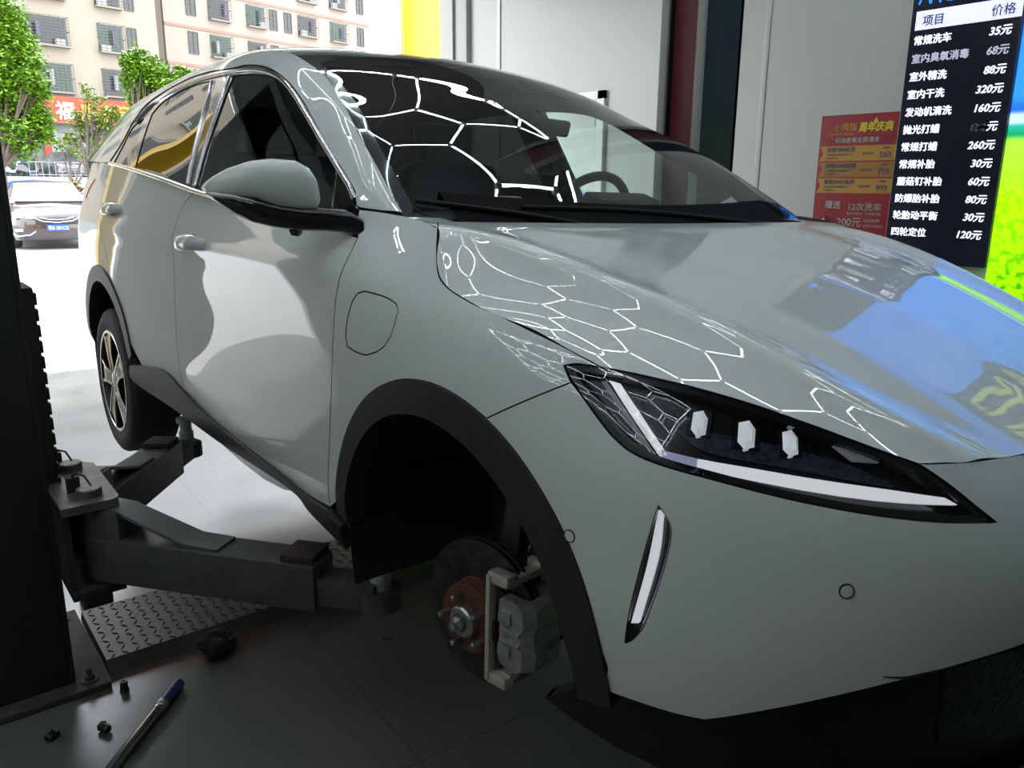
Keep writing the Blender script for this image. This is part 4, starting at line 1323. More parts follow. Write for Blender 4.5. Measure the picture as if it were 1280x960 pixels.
# three faceted lenses with dark speckled shields beneath
SPECK = mat('speckled_black_shield', (.006, .007, .010), .30, noise=(160, (.05, .06, .10), .5))
on_hl('lamp_shield', [[(846, 535), (905, 540), (990, 556), (1075, 578), (1130, 604)], [(1130, 604), (1000, 583), (880, 562), (846, 535)]], SPECK, -.020)
for (px, py, sc) in ((874, 527, 1.0), (935, 541, 1.1), (992, 551, 1.0)):
    q = SH.hit(px, py)
    P = Vector(SH.at([q])[0]); N = Vector(SH.nrm([q])[0] * SH.sign)
    a = (Vector((0, 0, 1)) - N * N.z).normalized(); b = a.cross(N)
    o_ = P - N * .022
    lens = MB()
    w, h = .0115 * sc, .020 * sc
    rings = []
    for f, k in ((0, 1.1), (.5, 1.0), (1.0, .55)):
        rings.append([o_ + N * .016 * f + b * (w * k * x) + a * (h * k * y) for x, y in ((-1, -.5), (-.2, -1), (.9, -.8), (1, .4), (.3, 1), (-.9, .8))])
    lens.loft(rings)
    lo_ = lens.build('lens', CRYST, hl[0], smooth=0)
    mirror_copy(lo_, hl[1])
    ho = MB()
    ho.loft([[o_ - N * .004 + b * (.020 * sc * x) + a * (.030 * sc * y) for x, y in ((-1, -.7), (1, -.7), (1, .7), (-1, .7))],
             [o_ + N * .008 + b * (.016 * sc * x) + a * (.026 * sc * y) for x, y in ((-1, -.7), (1, -.7), (1, .7), (-1, .7))]])
    h_ = ho.build('lens_holder', LAMPIN, hl[0], smooth=0)
    mirror_copy(h_, hl[1])
for k in (0, 1):
    pass
cv = patch('headlight_cover', SH, HLALL, CLEARC, hl[0], rim=False, off=-.0005, gap=.0008)
cv2 = mirror_copy(cv, hl[1])
# black gloss rim that edges the lamp
rimo = outline(SH, HL)
inn = inset(SH, rimo, .013)
o = patch('lamp_border', SH, rimo, GLOSSBLACK, hl[0], off=-.0035, gap=.0015, thick=.02, holes=[inn], res=.012)
mirror_copy(o, hl[1])

# daytime light in its slit
sl = patch('fog_light', SH, slit_o, LAMPIN, CAR, off=-.022, gap=0, thick=-.020, mirror=True)
o = patch('light_bar', SH, outline(SH, [[(821, 640), (827, 644)], [(827, 644), (820, 700), (796, 782)], [(796, 782), (786, 782)], [(786, 782), (806, 710), (821, 640)]], 4), LED, sl[0], off=-.008, gap=0, thick=.008, res=.012); mirror_copy(o, sl[1])
o = ribbon('chrome_rim', SH, path_on(SH, [(826, 637), (835, 650), (838, 662), (836, 684), (824, 728), (808, 772), (799, 790)]), .005, .004, CHROME, sl[0], off=-.008); mirror_copy(o, sl[1])
o = patch('light_cover', SH, slit_o, CLEARC, sl[0], rim=False, off=-.003, gap=0, res=.012); mirror_copy(o, sl[1])

# parking sensors, a scratch strip
RINGM = mat('sensor_ring', (.012, .012, .012), .5)
for (px, py) in ((712, 670), (1058, 739)):
    q = SH.hit(px, py); P = Vector(SH.at([q])[0]); N = Vector(SH.nrm([q])[0] * SH.sign)
    c_ = MB().lathe(P - N * .004, N, [(0, .0108), (.0052, .0108), (.0058, .0104), (.0058, .0092), (0, .0092)], 28, close=True).build('sensor_ring', RINGM, pan['front_bumper'][0])
    d_ = MB().lathe(P - N * .004, N, [(0, .0092), (.0050, .0092), (.0056, .0084), (.0056, 0)], 28).build('parking_sensor', PAINT, pan['front_bumper'][0])
    mirror_copy(c_, pan['front_bumper'][1]); mirror_copy(d_, pan['front_bumper'][1])
o = ribbon('scuff', SH, path_on(SH, [(1104, 846), (1130, 847), (1155, 842), (1195, 832)]), .004, .0012, RINGM, pan['front_bumper'][0], off=.0003, taper=lambda f: .3 + .7 * math.sin(f * 3.14))
o['label'] = 'dark scuff on the lower edge'

# door handles over painted shade where their recesses lie
def handle(door, ax, z, k):
    s0 = SX(ax, z)[1]
    mb = MB()
    L = .115
    rings = []
    for f in np.linspace(-1, 1, 15):
        q = [s0 - f * L, z + .006 * f]
        P = Vector(SH.at([q])[0]); N = Vector(SH.nrm([q])[0] * SH.sign)
        T = Vector((-1, 0, 0)); U = N.cross(T).normalized()
        if U.z < 0: U = -U
        h = .0255 * (1 - .45 * abs(f) ** 2.2)
        out = .034 * (1 - abs(f) ** 3.0) ** .6 + .004
        rings.append([P + N * (out - .013) + U * (-h), P + N * (out - .002) + U * (-h * .75), P + N * out + U * (0), P + N * (out - .003) + U * (h * .8),
                      P + N * (out - .014) + U * h, P + N * (out - .018) + U * 0] if abs(f) < .99 else
                     [P + N * (-.004) + U * (-h), P + N * .001 + U * (-h * .75), P + N * .003 + U * 0, P + N * .001 + U * (h * .8), P + N * (-.004) + U * h, P + N * (-.008) + U * 0])
    mb.loft(rings)
    hnd = mb.build('door_handle', PAINT, pan[door][0], 60)
    hm_ = mirror_copy(hnd, pan[door][1])
    # flat dark patch, the finger recess's shade put into its colour
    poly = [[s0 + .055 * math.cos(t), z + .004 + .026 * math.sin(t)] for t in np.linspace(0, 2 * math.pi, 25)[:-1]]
    sc_ = patch('scoop_shade_patch', SH, np.array(poly), mat('handle_scoop_shade', (.16, .17, .17), .3, coat=.6), pan[door][0], off=.0012, gap=0, thick=.004, res=.012)
    mirror_copy(sc_, pan[door][1])
handle('front_door', -1.405, .932, 0)
handle('rear_door', -2.42, 1.005, 1)

# side mirror: painted cap, black base, arm
def mirror():
    # (px, top, bottom of the paint, x of the section in the car's frame)
    secs = [(391, 236, 258, -.505), (389, 219, 264, -.510), (383, 209, 267, -.515), (366, 200, 265, -.528), (340, 198, 261, -.545), (315, 201, 249, -.562), (290, 209, 246, -.580), (271, 219, 244, -.598), (260, 227, 241, -.615), (256.5, 232, 238, -.625)]
    rings = []
    for (px, t, b, x) in secs:
        pt = at_car(px, t, 0, x); pb = at_car(px, b, 0, x)
        y = (pt.y + pb.y) / 2
        zc, hz = (pt.z + pb.z) / 2, (pt.z - pb.z) / 2
        w = (px - 256) / 134
        fd = .050 * min(1, .25 + w * 1.6); bd = .075 * min(1, .35 + w * 1.2)
        if px > 380: fd *= .75; bd *= .8
        ring = []
        for k in range(20):
            a = 2 * math.pi * k / 20
            ca, sa = math.cos(a), math.sin(a)
            sx = math.copysign(abs(ca) ** .75, ca); sz = math.copysign(abs(sa) ** .8, sa)
            ring.append((x + (fd if ca > 0 else bd) * sx, y, zc + hz * sz))
        rings.append(ring)
    mm = MB().loft(rings).build('side_mirror', PAINT, CAR, 60)
    lows = [(449, 272, 297, -.435), (430, 262, 291, -.455), (408, 260, 289, -.485), (390, 258, 289, -.51), (366, 256, 288, -.525), (340, 252, 284, -.545), (315, 245, 278, -.562), (292, 243, 267, -.578), (272, 241, 253, -.598), (262, 240, 244, -.612)]
    rings = []
    for (px, t, b, x) in lows:
        pt = at_car(px, t, 0, x); pb = at_car(px, b, 0, x)
        y = (pt.y + pb.y) / 2
        zc, hz = (pt.z + pb.z) / 2, (pt.z - pb.z) / 2
        w = (px - 256) / 134
        fd = .040 * min(1, .3 + w * 1.4); bd = .065 * min(1, .35 + w * 1.2)
        if px > 395: fd, bd = .022, .03
        rings.append([(x + (fd if math.cos(a) > 0 else bd) * math.copysign(abs(math.cos(a)) ** .7, math.cos(a)), y, zc + hz * math.copysign(abs(math.sin(a)) ** .8, math.sin(a))) for a in [2 * math.pi * k / 16 for k in range(16)]])
    base = MB().loft(rings)
    base.build('mirror_base', GLOSSBLACK, mm, 60)
    ts = MB().tube([at_car(px, py, 0, x + .045 * k) for px, py, x, k in ((258, 241, -.615, .5), (272, 244, -.598, .8), (295, 247, -.578, 1), (318, 252, -.562, 1.0))], [.003, .005, .004, .002], 8)
    ts.build('turn_signal', mat('clear_signal_strip', (.5, .5, .5), .15, coat=1), mm, 60)
    c_ = at_car(370, 286, 0, -.53)
    MB().lathe(c_, (0, -.2, -1), [(-.012, .017), (.008, .015), (.016, .009), (.016, 0)], 16).build('camera_pod', GLOSSBLACK, mm, 40)
    return mm
mir = mirror()
m2 = mirror_copy(mir)
fold = Matrix.Translation((-.56, .915, -.035)) @ Matrix.Rotation(R(72), 4, 'Z') @ Matrix.Translation((.50, -.925, 0))   # the far mirror is folded back
m2.data.transform(fold)
for ch in list(mir.children):
    mirror_copy(ch, m2).data.transform(fold)

# tail light on the rear corner
tl = outline(SH, [[(119, 224), (112, 236), (107, 249)], [(107, 249), (102, 247), (98, 243)], [(98, 243), (102, 232), (110, 225)], [(110, 225), (119, 224)]])
patch('tail_light', SH, tl, mat('red_lamp', (.55, .04, .02), .1, coat=1, emit=(.6, .05, .02), estr=.25), CAR, off=.003, gap=0, mirror=True, thick=.03)

# wheel houses: liner drums with a back wall
def wheel_house(xc, a0, a1, name, ydeep, r):
    mb = MB()
    n = 40
    ang = [R(a0 + (a1 - a0) * i / n) for i in range(n + 1)]
    rings = []
    for yv, rr in ((-.885, r), (-.80, r + .012), (-.60, r + .015), (ydeep, r - .01)):
        rings.append([(xc + rr * math.cos(t), yv if abs(math.cos(t)) < .98 else yv, WH_Z - .01 + rr * math.sin(t)) for t in ang])
    mb.loft(rings, closed=False)
    k = len(mb.v)
    last = rings[-1]
    mb.add(last + [(xc, ydeep, WH_Z - .02)], [(i, i + 1, n + 1) for i in range(n)])
    o = mb.build(name, LINING, CAR, 60)
    return o, mirror_copy(o)
wheel_house(AX_F, 18, 199, 'wheel_arch_liner', -.47, .395)
wheel_house(AX_R, 8, 200, 'wheel_arch_liner', -.52, .395)
# the hanging end of the front liner behind the wheel
lh = MB()
lh.loft([[(-.43, -.885, .45), (-.40, -.885, .45), (-.40, -.47, .45), (-.43, -.47, .45)],
         [(-.455, -.88, .33), (-.42, -.88, .33), (-.42, -.47, .33), (-.455, -.47, .33)],
         [(-.49, -.82, .225), (-.45, -.82, .215), (-.45, -.47, .2), (-.49, -.47, .2)]])
o = lh.build('splash_guard', LINING, CAR, 30); mirror_copy(o)

# underbody, battery tray rail, front subframe
ub = MB().span((-3.25, -.70, .20), (-.46, .70, .27), .02)
ub.span((-.47, -.42, .22), (.55, .42, .40), .02)
ub.span((-3.3, -.5, .27), (-2.3, .5, .42), .02)
ub.build('underbody', mat('underbody_coating', (.02, .02, .02), .7), CAR, 30)
tr = MB()
rr_ = []
for (px, ta, tb) in ((266, 541, 543), (275, 547, 553), (300, 566, 576), (330, 586, 599), (355, 602, 612), (370, 612, 615)):
    A = at_car(px, ta, 1, -.835); B = at_car(px, tb, 1, -.825)
    rr_.append([(A.x, -.835, A.z), (A.x, -.76, A.z), (A.x, -.76, B.z), (B.x, -.825, B.z)])
tr.loft(rr_)
o = tr.build('side_rail', mat('bare_aluminium', (.70, .71, .72), .25, .9), CAR, 30); mirror_copy(o)

# brake: disc, hub, studs, caliper, strut, arm
IRON = mat('worn_disc_iron', (.09, .08, .075), .38, .75, noise=(30, (.05, .035, .03), .6))
RUST = mat('rusty_hub', (.17, .055, .03), .75, .2, noise=(60, (.07, .03, .02), .8))
STEEL = mat('zinc_steel', (.45, .45, .44), .35, .9)
CAL = mat('cast_caliper', (.46, .47, .42), .42, .55, noise=(40, (.30, .30, .26), .6))
DARKM = mat('oily_dark_metal', (.035, .034, .032), .5, .5)
HBZ, HBX = .240, -.058
def brakes(xc, zc, full):
    y0 = -.775
    d = MB()
    for (ya, yb) in ((y0, y0 + .009), (y0 + .017, y0 + .026)):
        d.lathe((xc, ya, zc), (0, 1, 0), [(0, .072), (0, .158), (.001, .160), (yb - ya - .001, .160), (yb - ya, .158), (yb - ya, .06), (0, .06)], 64, close=True)
    for i in range(40):
        a = 2 * math.pi * i / 40
        d.beam((xc + .085 * math.cos(a), y0 + .013, zc + .085 * math.sin(a)), (xc + .152 * math.cos(a + .12), y0 + .013, zc + .152 * math.sin(a + .12)), .009, .004, up=Vector((0, 1, 0)))
    disc = d.build('brake_disc', IRON, CAR, 30)
    hat = MB().lathe((xc, y0, zc), (0, -1, 0), [(0, .080), (.004, .079), (.036, .076), (.040, .073), (.040, .036), (.038, .034), (.030, .034)], 48).build('disc_hat', RUST, disc, 30)
    hub = MB().lathe((xc, y0 - .030, zc), (0, -1, 0), [(0, .036), (.026, .034), (.030, .030), (.030, .020), (.022, .019), (.022, .0)], 32)
    hub.build('hub', STEEL, disc, 30)
    nut = MB().lathe((xc, y0 - .05, zc), (0, -1, 0), [(0, .0165), (.018, .0165), (.022, .013), (.026, .010), (.026, 0)], 6)
    nut.lathe((xc, y0 - .07, zc), (0, -1, 0), [(0, .009), (.014, .009), (.016, 0)], 12)
    nut.build('axle_nut', STEEL, disc, 30)
    for i in range(5):
        a = R(90 + 18 + 72 * i)
        c = (xc + .0543 * math.cos(a), y0 - .036, zc + .0543 * math.sin(a))
        s_ = MB().lathe(c, (0, -1, 0), [(0, .0068)] + [(.003 + .0024 * k, .0068 if k % 2 else .0060) for k in range(11)] + [(.031, .0058), (.033, .004), (.033, 0)], 14)
        s_.build('wheel_stud', STEEL, disc, 40)
    # caliper on the leading side, straddling the disc
    ca = MB()
    xa = xc + .118
    body = []
    for t, wx, r_ in ((-.075, .020, .026), (-.066, .034, .036), (-.030, .038, .038), (-.018, .031, .036), (.018, .031, .036), (.030, .038, .038), (.066, .034, .036), (.075, .020, .026)):
        body.append([(xa - .012 - wx * .6, y0 - .034, zc + .01 + t), (xa + wx, y0 - .040, zc + .01 + t), (xa + wx + .018, y0 - .018, zc + .01 + t), (xa + wx + .020, y0 + .055, zc + .01 + t), (xa + .01, y0 + .085, zc + .01 + t), (xa - .02 - wx * .3, y0 + .085, zc + .01 + t), (xa - .02 - wx * .3, y0 + .040, zc + .01 + t), (xa + .028, y0 + .034, zc + .01 + t), (xa + .028, y0 - .010, zc + .01 + t), (xa - .012 - wx * .6, y0 - .012, zc + .01 + t)])
    ca.loft(body)
    cal = ca.build('brake_caliper', CAL, CAR, 25)
    fr = MB()
    for sg in (-1, 1):
        fr.box((xa - .012, y0 - .036, zc + .01 + sg * .036), (.034, .016, .028), bev=.006)
        fr.box((xa + .006, y0 - .040, zc + .01 + sg * .012), (.050, .010, .010), bev=.003)
    fr.build('caliper_finger', CAL, cal, 30)
    for sg in (-1, 1):
        MB().lathe((xa + .004, y0 + .055, zc + .01 + sg * .036), (0, 1, 0), [(0, .026), (.035, .026), (.040, .02), (.040, 0)], 24).build('piston_housing', CAL, cal, 30)
    br = MB()
    zb = .118
    br.beam((xa - .052, y0 - .038, zc + .01 - zb), (xa - .052, y0 - .038, zc + .01 + zb), .022, .012, .004, up=Vector((1, 0, 0)))
    for sg in (-1, 1):
        br.box((xa - .030, y0 - .030, zc + .01 + sg * .112), (.056, .030, .026), bev=.007)
        br.box((xa - .018, y0 + .02, zc + .01 + sg * .104), (.030, .10, .018), bev=.005)
        br.cyl((xa - .015, y0 - .030, zc + .01 + sg * .104), (xa - .015, y0 + .095, zc + .01 + sg * .104), .009)
    br.box((xa - .03, y0 + .075, zc + .01), (.04, .018, .24), bev=.005)
    br.build('caliper_bracket', mat('bright_bracket', (.62, .60, .50), .42, .45), cal, 30)
    for sg in (-1, 1):
        MB().box((xa - .028, y0 + .013, zc + .01 + sg * .035), (.05, .046, .07), bev=.003).build('brake_pad', DARKM, cal, 30)
    hose = MB().tube([(xa + .03, y0 + .08, zc + .06), (xa + .03, y0 + .12, zc + .12), (xa - .03, y0 + .15, zc + .18), (xa - .09, y0 + .17, zc + .20), (xa - .13, y0 + .21, zc + .24)], .0065, 10)
    hose.build('brake_hose', RUBBER, cal, 60)
    return disc, cal
front_brake = brakes(HBX, HBZ, True)
STEER = Matrix.Translation((HBX, -.70, HBZ)) @ Matrix.Rotation(R(9), 4, 'Z') @ Matrix.Translation((-HBX, .70, -HBZ))
for o in front_brake:
    for g in [o] + list(o.children):
        g.data.transform(STEER)
kn = MB()
kn.lathe((HBX, -.75, HBZ), (0, 1, 0), [(0, .06), (.10, .055), (.12, .04), (.12, 0)], 24)
kn.beam((HBX, -.69, HBZ + .03), (HBX - .02, -.64, HBZ + .24), .05, .06, .012)
kn.beam((HBX, -.69, HBZ - .03), (HBX, -.66, HBZ - .12), .05, .05, .012)
kn.build('steering_knuckle', DARKM, CAR, 30)
st = MB()
st.cyl((-.02, -.645, .42), (-.05, -.575, .80), .028)
st.lathe((-.025, -.64, .44), (-.03, .07, .38), [(0, .02), (.01, .045), (.10, .045), (.12, .03)], 24)
stp = st.build('suspension_strut', DARKM, CAR, 30)
sp = []
for i in range(130):
    t = i / 129
    a = t * 2 * math.pi * 5
    sp.append((-.028 - .02 * t + .062 * math.cos(a), -.63 + .055 * t + .062 * math.sin(a), .54 + .25 * t))
MB().tube(sp, .0065, 8).build('coil_spring', DARKM, stp, 60)
la = MB()
la.beam((HBX, -.68, HBZ - .12), (-.30, -.36, .24), .06, .03, .01)
la.beam((HBX, -.68, HBZ - .12), (.12, -.36, .25), .06, .03, .01)
la.cyl((HBX, -.68, HBZ - .15), (HBX, -.68, HBZ - .08), .022)
la.build('control_arm', mat('rusty_control_arm', (.07, .055, .045), .6, .4, noise=(20, (.14, .09, .06), .7)), CAR, 30)
MB().cyl((HBX, -.66, HBZ), (HBX, -.30, .30), .017).build('drive_shaft', DARKM, CAR, 30)
# rear wheel hangs at full droop
def rear_wheel():
    zc, xc = .235, AX_R - .03
    w = thing('rear_wheel', None, None)
    w.parent = CAR
    w.location = (xc, -.79, zc)
    ty = MB()
    pr = [(-.100, .232), (-.104, .250), (-.108, .275), (-.104, .302), (-.094, .320), (-.080, .328), (0, .333), (.080, .328), (.094, .320), (.104, .302), (.108, .275), (.104, .250), (.100, .232)]
    ty.lathe((0, 0, 0), (0, 1, 0), pr, 72)
    ty.lathe((0, -.1035, 0), (0, 1, 0), [(.001, .262), (-.004, .264), (-.004, .268), (.001, .270)], 72)
    tyo = ty.build('tyre', RUBBER, w, 40)
    rm = MB().lathe((0, 0, 0), (0, 1, 0), [(-.098, .236), (-.104, .233), (-.104, .226), (-.092, .219), (-.06, .214), (.08, .212), (.098, .236)], 72)
    rm.build('rim_barrel', mat('dark_wheel_barrel', (.05, .05, .052), .35, .6), w, 40)
    MACH = mat('machined_alloy', (.72, .72, .72), .16, 1.0)
    BLKW = mat('black_wheel_paint', (.012, .012, .012), .2, coat=.8)
    MB().lathe((0, -.085, 0), (0, -1, 0), [(-.02, .062), (0, .060), (.012, .050), (.016, .034), (.016, .0)], 40).build('centre_cap', BLKW, w, 40)
    for i in range(5):
        a = R(90 + 12 + 72 * i)
        sp_ = MB(); bk = MB()
        e = (math.cos(a), math.sin(a)); t = (-e[1], e[0])
        def P(r, s, y): return (e[0] * r + t[0] * s, y, e[1] * r + t[1] * s)
        # wide black spoke with two machined edges that fan out
        bk.loft([[P(.045, -.030, -.098), P(.045, .030, -.098), P(.045, .026, -.06), P(.045, -.026, -.06)],
                 [P(.12, -.030, -.102), P(.12, .034, -.102), P(.12, .024, -.07), P(.12, -.022, -.07)],
                 [P(.222, -.040, -.098), P(.222, .060, -.098), P(.222, .050, -.06), P(.222, -.032, -.06)]])
        bo = bk.build('spoke', BLKW, w, 30)
        for (s0, s1, s2, wd) in ((-.026, -.030, -.046, .011), (.026, .036, .062, .013)):
            sp_.loft([[P(.040, s0 - wd / 2, -.1005), P(.040, s0 + wd / 2, -.1005), P(.040, s0 + wd / 2, -.094), P(.040, s0 - wd / 2, -.094)],
                      [P(.125, s1 - wd * .45, -.1045), P(.125, s1 + wd * .45, -.1045), P(.125, s1 + wd / 2, -.098), P(.125, s1 - wd / 2, -.098)],
                      [P(.224, s2 - wd * .7, -.1015), P(.224, s2 + wd * .7, -.1015), P(.224, s2 + wd * .7, -.092), P(.224, s2 - wd * .7, -.092)]])
        sp_.build('machined_edge', MACH, bo, 30)
    MB().lathe((0, -.1035, 0), (0, 1, 0), [(0, .219), (-.002, .222), (-.002, .229), (0, .232)], 72).build('rim_lip', MACH, w, 40)
    return w
rw = rear_wheel()
MB().lathe((AX_R - .03, -.70, .235), (0, 1, 0), [(0, .15), (.02, .15), (.02, .05), (.06, .05), (.06, 0)], 40).build('brake_disc', IRON, CAR, 30)
# the far wheels: rear one mounted, the front hub bare as on this side
w2 = rw.copy(); COL.objects.link(w2); w2.parent = CAR; w2.location = (AX_R - .03, .79, .235); w2.rotation_euler = (0, 0, math.pi)
for ch in rw.children:
    c = ch.copy(); COL.objects.link(c); c.parent = w2
    for g in ch.children:
        d = g.copy(); COL.objects.link(d); d.parent = c
for o in front_brake:
    c = mirror_copy(o)
    for g in list(o.children):
        mirror_copy(g, c)

# cabin: dash, wheel, seats, mirror, screen, wipers, cowl
CAB = mat('dark_cabin_trim', (.010, .010, .012), .75, spec=.2)
FAB = mat('dark_seat_leather', (.022, .022, .024), .5)
da = MB()
rings = []
for x, zt, w in ((-.36, 1.01, .70), (-.48, 1.035, .74), (-.62, 1.05, .76), (-.78, 1.055, .77), (-.86, 1.03, .77), (-.88, .96, .76)):
    rings.append([(x, -w, zt - .05), (x, -w * .92, zt - .01), (x, -w * .5, zt), (x, 0, zt), (x, w * .3, zt + .01), (x, w * .5, zt + .02), (x, w * .92, zt - .01), (x, w, zt - .05), (x, w, .6), (x, -w, .6)])
da.loft(rings)
da.build('dashboard', CAB, CAR, 50)
sw = MB()
SWC = Vector((-.985, .37, 1.0)); AXW = Vector((.90, 0, -.43)).normalized()
a_, b_, _ = frame_from(AXW)
n1, n2 = 48, 12
vs = []
for i in range(n1):
    t = 2 * math.pi * i / n1
    er = a_ * math.cos(t) + b_ * math.sin(t)
    for k in range(n2):
        u = 2 * math.pi * k / n2
        vs.append(SWC + er * (.198 + .017 * math.cos(u)) + AXW * (.016 * math.sin(u)))
sw.add(vs, [(i * n2 + k, ((i + 1) % n1) * n2 + k, ((i + 1) % n1) * n2 + (k + 1) % n2, i * n2 + (k + 1) % n2) for i in range(n1) for k in range(n2)])
swo = sw.build('steering_wheel', CAB, CAR, 60)
hb = MB().lathe(SWC + AXW * .02, AXW, [(-.03, .03), (-.02, .055), (.02, .06), (.10, .04), (.14, .04)], 20)
for t in (0, math.pi, 1.5 * math.pi):
    er = a_ * math.cos(t) + b_ * math.sin(t)
    hb.beam(SWC + er * .04, SWC + er * .195, .03, .014, .004, up=AXW)
hb.build('steering_hub', CAB, swo, 40)
MB().box((-.80, .37, 1.085), (.10, .30, .06), (0, .3, 0), .02).build('instrument_hood', CAB, CAR, 40)
MB().box((-.82, -.02, .96), (.03, .20, .24), (0, .12, 0), .01).build('centre_screen', mat('screen_glass', (.01, .01, .012), .1, coat=1), CAR, 40)
def seat(y):
    s_ = MB()
    s_.box((-1.50, y, .56), (.54, .50, .16), (0, -.12, 0), .06, 3)
    s_.box((-1.80, y, .90), (.15, .48, .68), (0, .28 * -1, 0), .06, 3)
    so = s_.build('seat', FAB, CAR, 50)
    MB().box((-1.93, y, 1.31), (.10, .27, .19), (0, -.2, 0), .045, 3).build('headrest', FAB, so, 50)
    MB().cyl((-1.90, y - .06, 1.15), (-1.92, y - .06, 1.28), .007).cyl((-1.90, y + .06, 1.15), (-1.92, y + .06, 1.28), .007).build('headrest_rod', CHROME, so, 50)
seat(.38); seat(-.38)
MB().box((-2.75, 0, .90), (.16, 1.30, .70), (0, -.3, 0), .06, 3).box((-2.45, 0, .55), (.5, 1.3, .16), None, .06, 3).build('rear_bench', FAB, CAR, 50)
for y in (-.4, 0, .4):
    MB().box((-2.87, y, 1.29), (.09, .25, .16), (0, -.2, 0), .04, 3).build('headrest', FAB, CAR, 50)
MB().span((-3.2, -.74, .30), (-.55, .74, .34)).build('cabin_floor', LINING, CAR, 0)
MB().span((-.56, -.78, .34), (-.53, .78, .99)).build('firewall', LINING, CAR, 0)
# inner linings of pillars and roof
hl_o = np.array([[1.30, 3.5], [1.30, 9.5], [3.2, 9.5], [3.2, 3.5]])
def dense(p, k=12):
    return np.array([p[i] + (p[(i + 1) % len(p)] - p[i]) * t / k for i in range(len(p)) for t in range(k)])
patch('headlining', GH, dense(hl_o), CAB, CAR, off=-.035, gap=0, thick=.006, res=.06)
for sg in (1,):
    bp = MB().loft([[(-1.50, -.80, 1.08), (-1.62, -.80, 1.08), (-1.62, -.76, 1.08), (-1.50, -.76, 1.08)], [(-1.60, -.655, 1.46), (-1.74, -.655, 1.46), (-1.74, -.61, 1.46), (-1.60, -.61, 1.46)]])
    o = bp.build('centre_pillar', CAB, CAR, 30); mirror_copy(o)
MB().box((-.825, .055, 1.318), (.03, .165, .052), (0, .25, .12), .016, 3).cyl((-.825, .02, 1.325), (-.85, .01, 1.36), .010).build('rear_view_mirror', CAB, CAR, 50)
MB().box((-.55, -.33, 1.085), (.05, .075, .035), (0, 0, .1), .012, 3).build('dash_gadget', mat('black_gadget', (.02, .02, .02), .3, coat=.5), CAR, 40)
# cowl and wipers at the foot of the screen
cw = MB()
rows = []
for v in np.linspace(4.15, 8.85, 40):
    f = (v - 6.5) / 3.0
    x0 = .262 + .10 * f * f
    P1 = GH.at([[x0 + .115 - .02 * f * f, v]])[0]
    P0 = GH.at([[x0 - .03, v]])[0]
    rows.append([P0 + (0, 0, .0), (P0 + P1) / 2 + (0, 0, .004), P1 + (0, 0, .010), P1 + (-.006, 0, -.01)])
cw.loft(rows, closed=False)
cw.build('cowl', mat('black_cowl_plastic', (.004, .004, .004), .75, spec=.08), CAR, 50)
for (v0, v1, s0, s1) in ((8.6, 4.9, .30, .37), (5.4, 3.75, .30, .395)):
    pts = []
    for f in np.linspace(0, 1, 16):
        q = [[s0 + (s1 - s0) * f + .012 * math.sin(f * 3.14), v0 + (v1 - v0) * f]]
        pts.append(GH.at(q)[0] + GH.nrm(q)[0] * GH.sign * .010)
    wp = MB().tube(pts, [.008 - .003 * i / 15 for i in range(16)], 8).build('wiper', mat('black_wiper', (.005, .005, .005), .6, spec=.2), CAR, 60)
# ---------------------------------------------------------------- small things on the floor
wr = thing('torque_wrench', 'steel torque wrench with a blue grip lying on the floor', 'tool', (-1.11, -1.14, 0))
a = Vector((-1.115, -1.137, .018)); b = Vector((-.70, -1.52, .018)); d = (b - a).normalized()
BLU = mat('blue_grip', (.035, .04, .16), .35)
MB().lathe(a, d, [(-.002, 0), (-.002, .012), (.004, .0165), (.10, .0165), (.104, .014)], 20).build('grip', BLU, wr, 30).location = -wr.location
MB().lathe(a, d, [(.10, .0165), (.103, .0185), (.110, .0185), (.112, .0165), (.116, .0185), (.124, .0185), (.127, .0165), (.140, .0165)], 20).build('scale_collar', STEEL, wr, 30).location = -wr.location
MB().lathe(a, d, [(.138, .0150), (.44, .0145), (.445, .013), (.53, .012), (.53, 0)], 20).build('shaft', mat('brushed_dark_steel', (.25, .25, .26), .3, .9), wr, 30).location = -wr.location
MB().lathe(a + d * .56, (0, 0, 1), [(-.015, 0), (-.015, .022), (.012, .022), (.012, .008), (.03, .008), (.03, 0)], 20).build('ratchet_head', STEEL, wr, 30).location = -wr.location
# crumpled black rag
bm = bmesh.new()
bmesh.ops.create_icosphere(bm, subdivisions=5, radius=1.0)
rg = random.Random(5)
lobes = [(Vector((rg.uniform(-1, 1), rg.uniform(-1, 1), rg.uniform(-.4, 1))).normalized(), rg.uniform(.12, .32), rg.uniform(6, 14)) for _ in range(16)]
from mathutils import noise as mnoise
for v in bm.verts:
    p = v.co.copy()
    r_ = 1.0 + .22 * mnoise.noise(p * 1.7 + Vector((3, 1, 2))) + .14 * abs(mnoise.noise(p * 3.6)) * 2 - .10 + .07 * mnoise.noise(p * 8)
    for dr, am, k in lobes:
        r_ += am * math.exp(-k * (1 - p.dot(dr)))
    q = p * r_ * .62
    v.co = Vector((q.x * .070, q.y * .088, max(q.z * .050 + .030, .001)))
me = bpy.data.meshes.new('rag'); bm.to_mesh(me); bm.free()
me.materials.append(mat('black_cloth', (.010, .010, .011), .85))
me.polygons.foreach_set('use_smooth', [True] * len(me.polygons)); me.set_sharp_from_angle(angle=R(40))
rag = link('rag', me, None, (-1.235, -.985, 0)); rag.rotation_euler = (0, 0, R(50))
tag(rag, 'crumpled black rag on the dark floor before the chequer plate', 'rag')
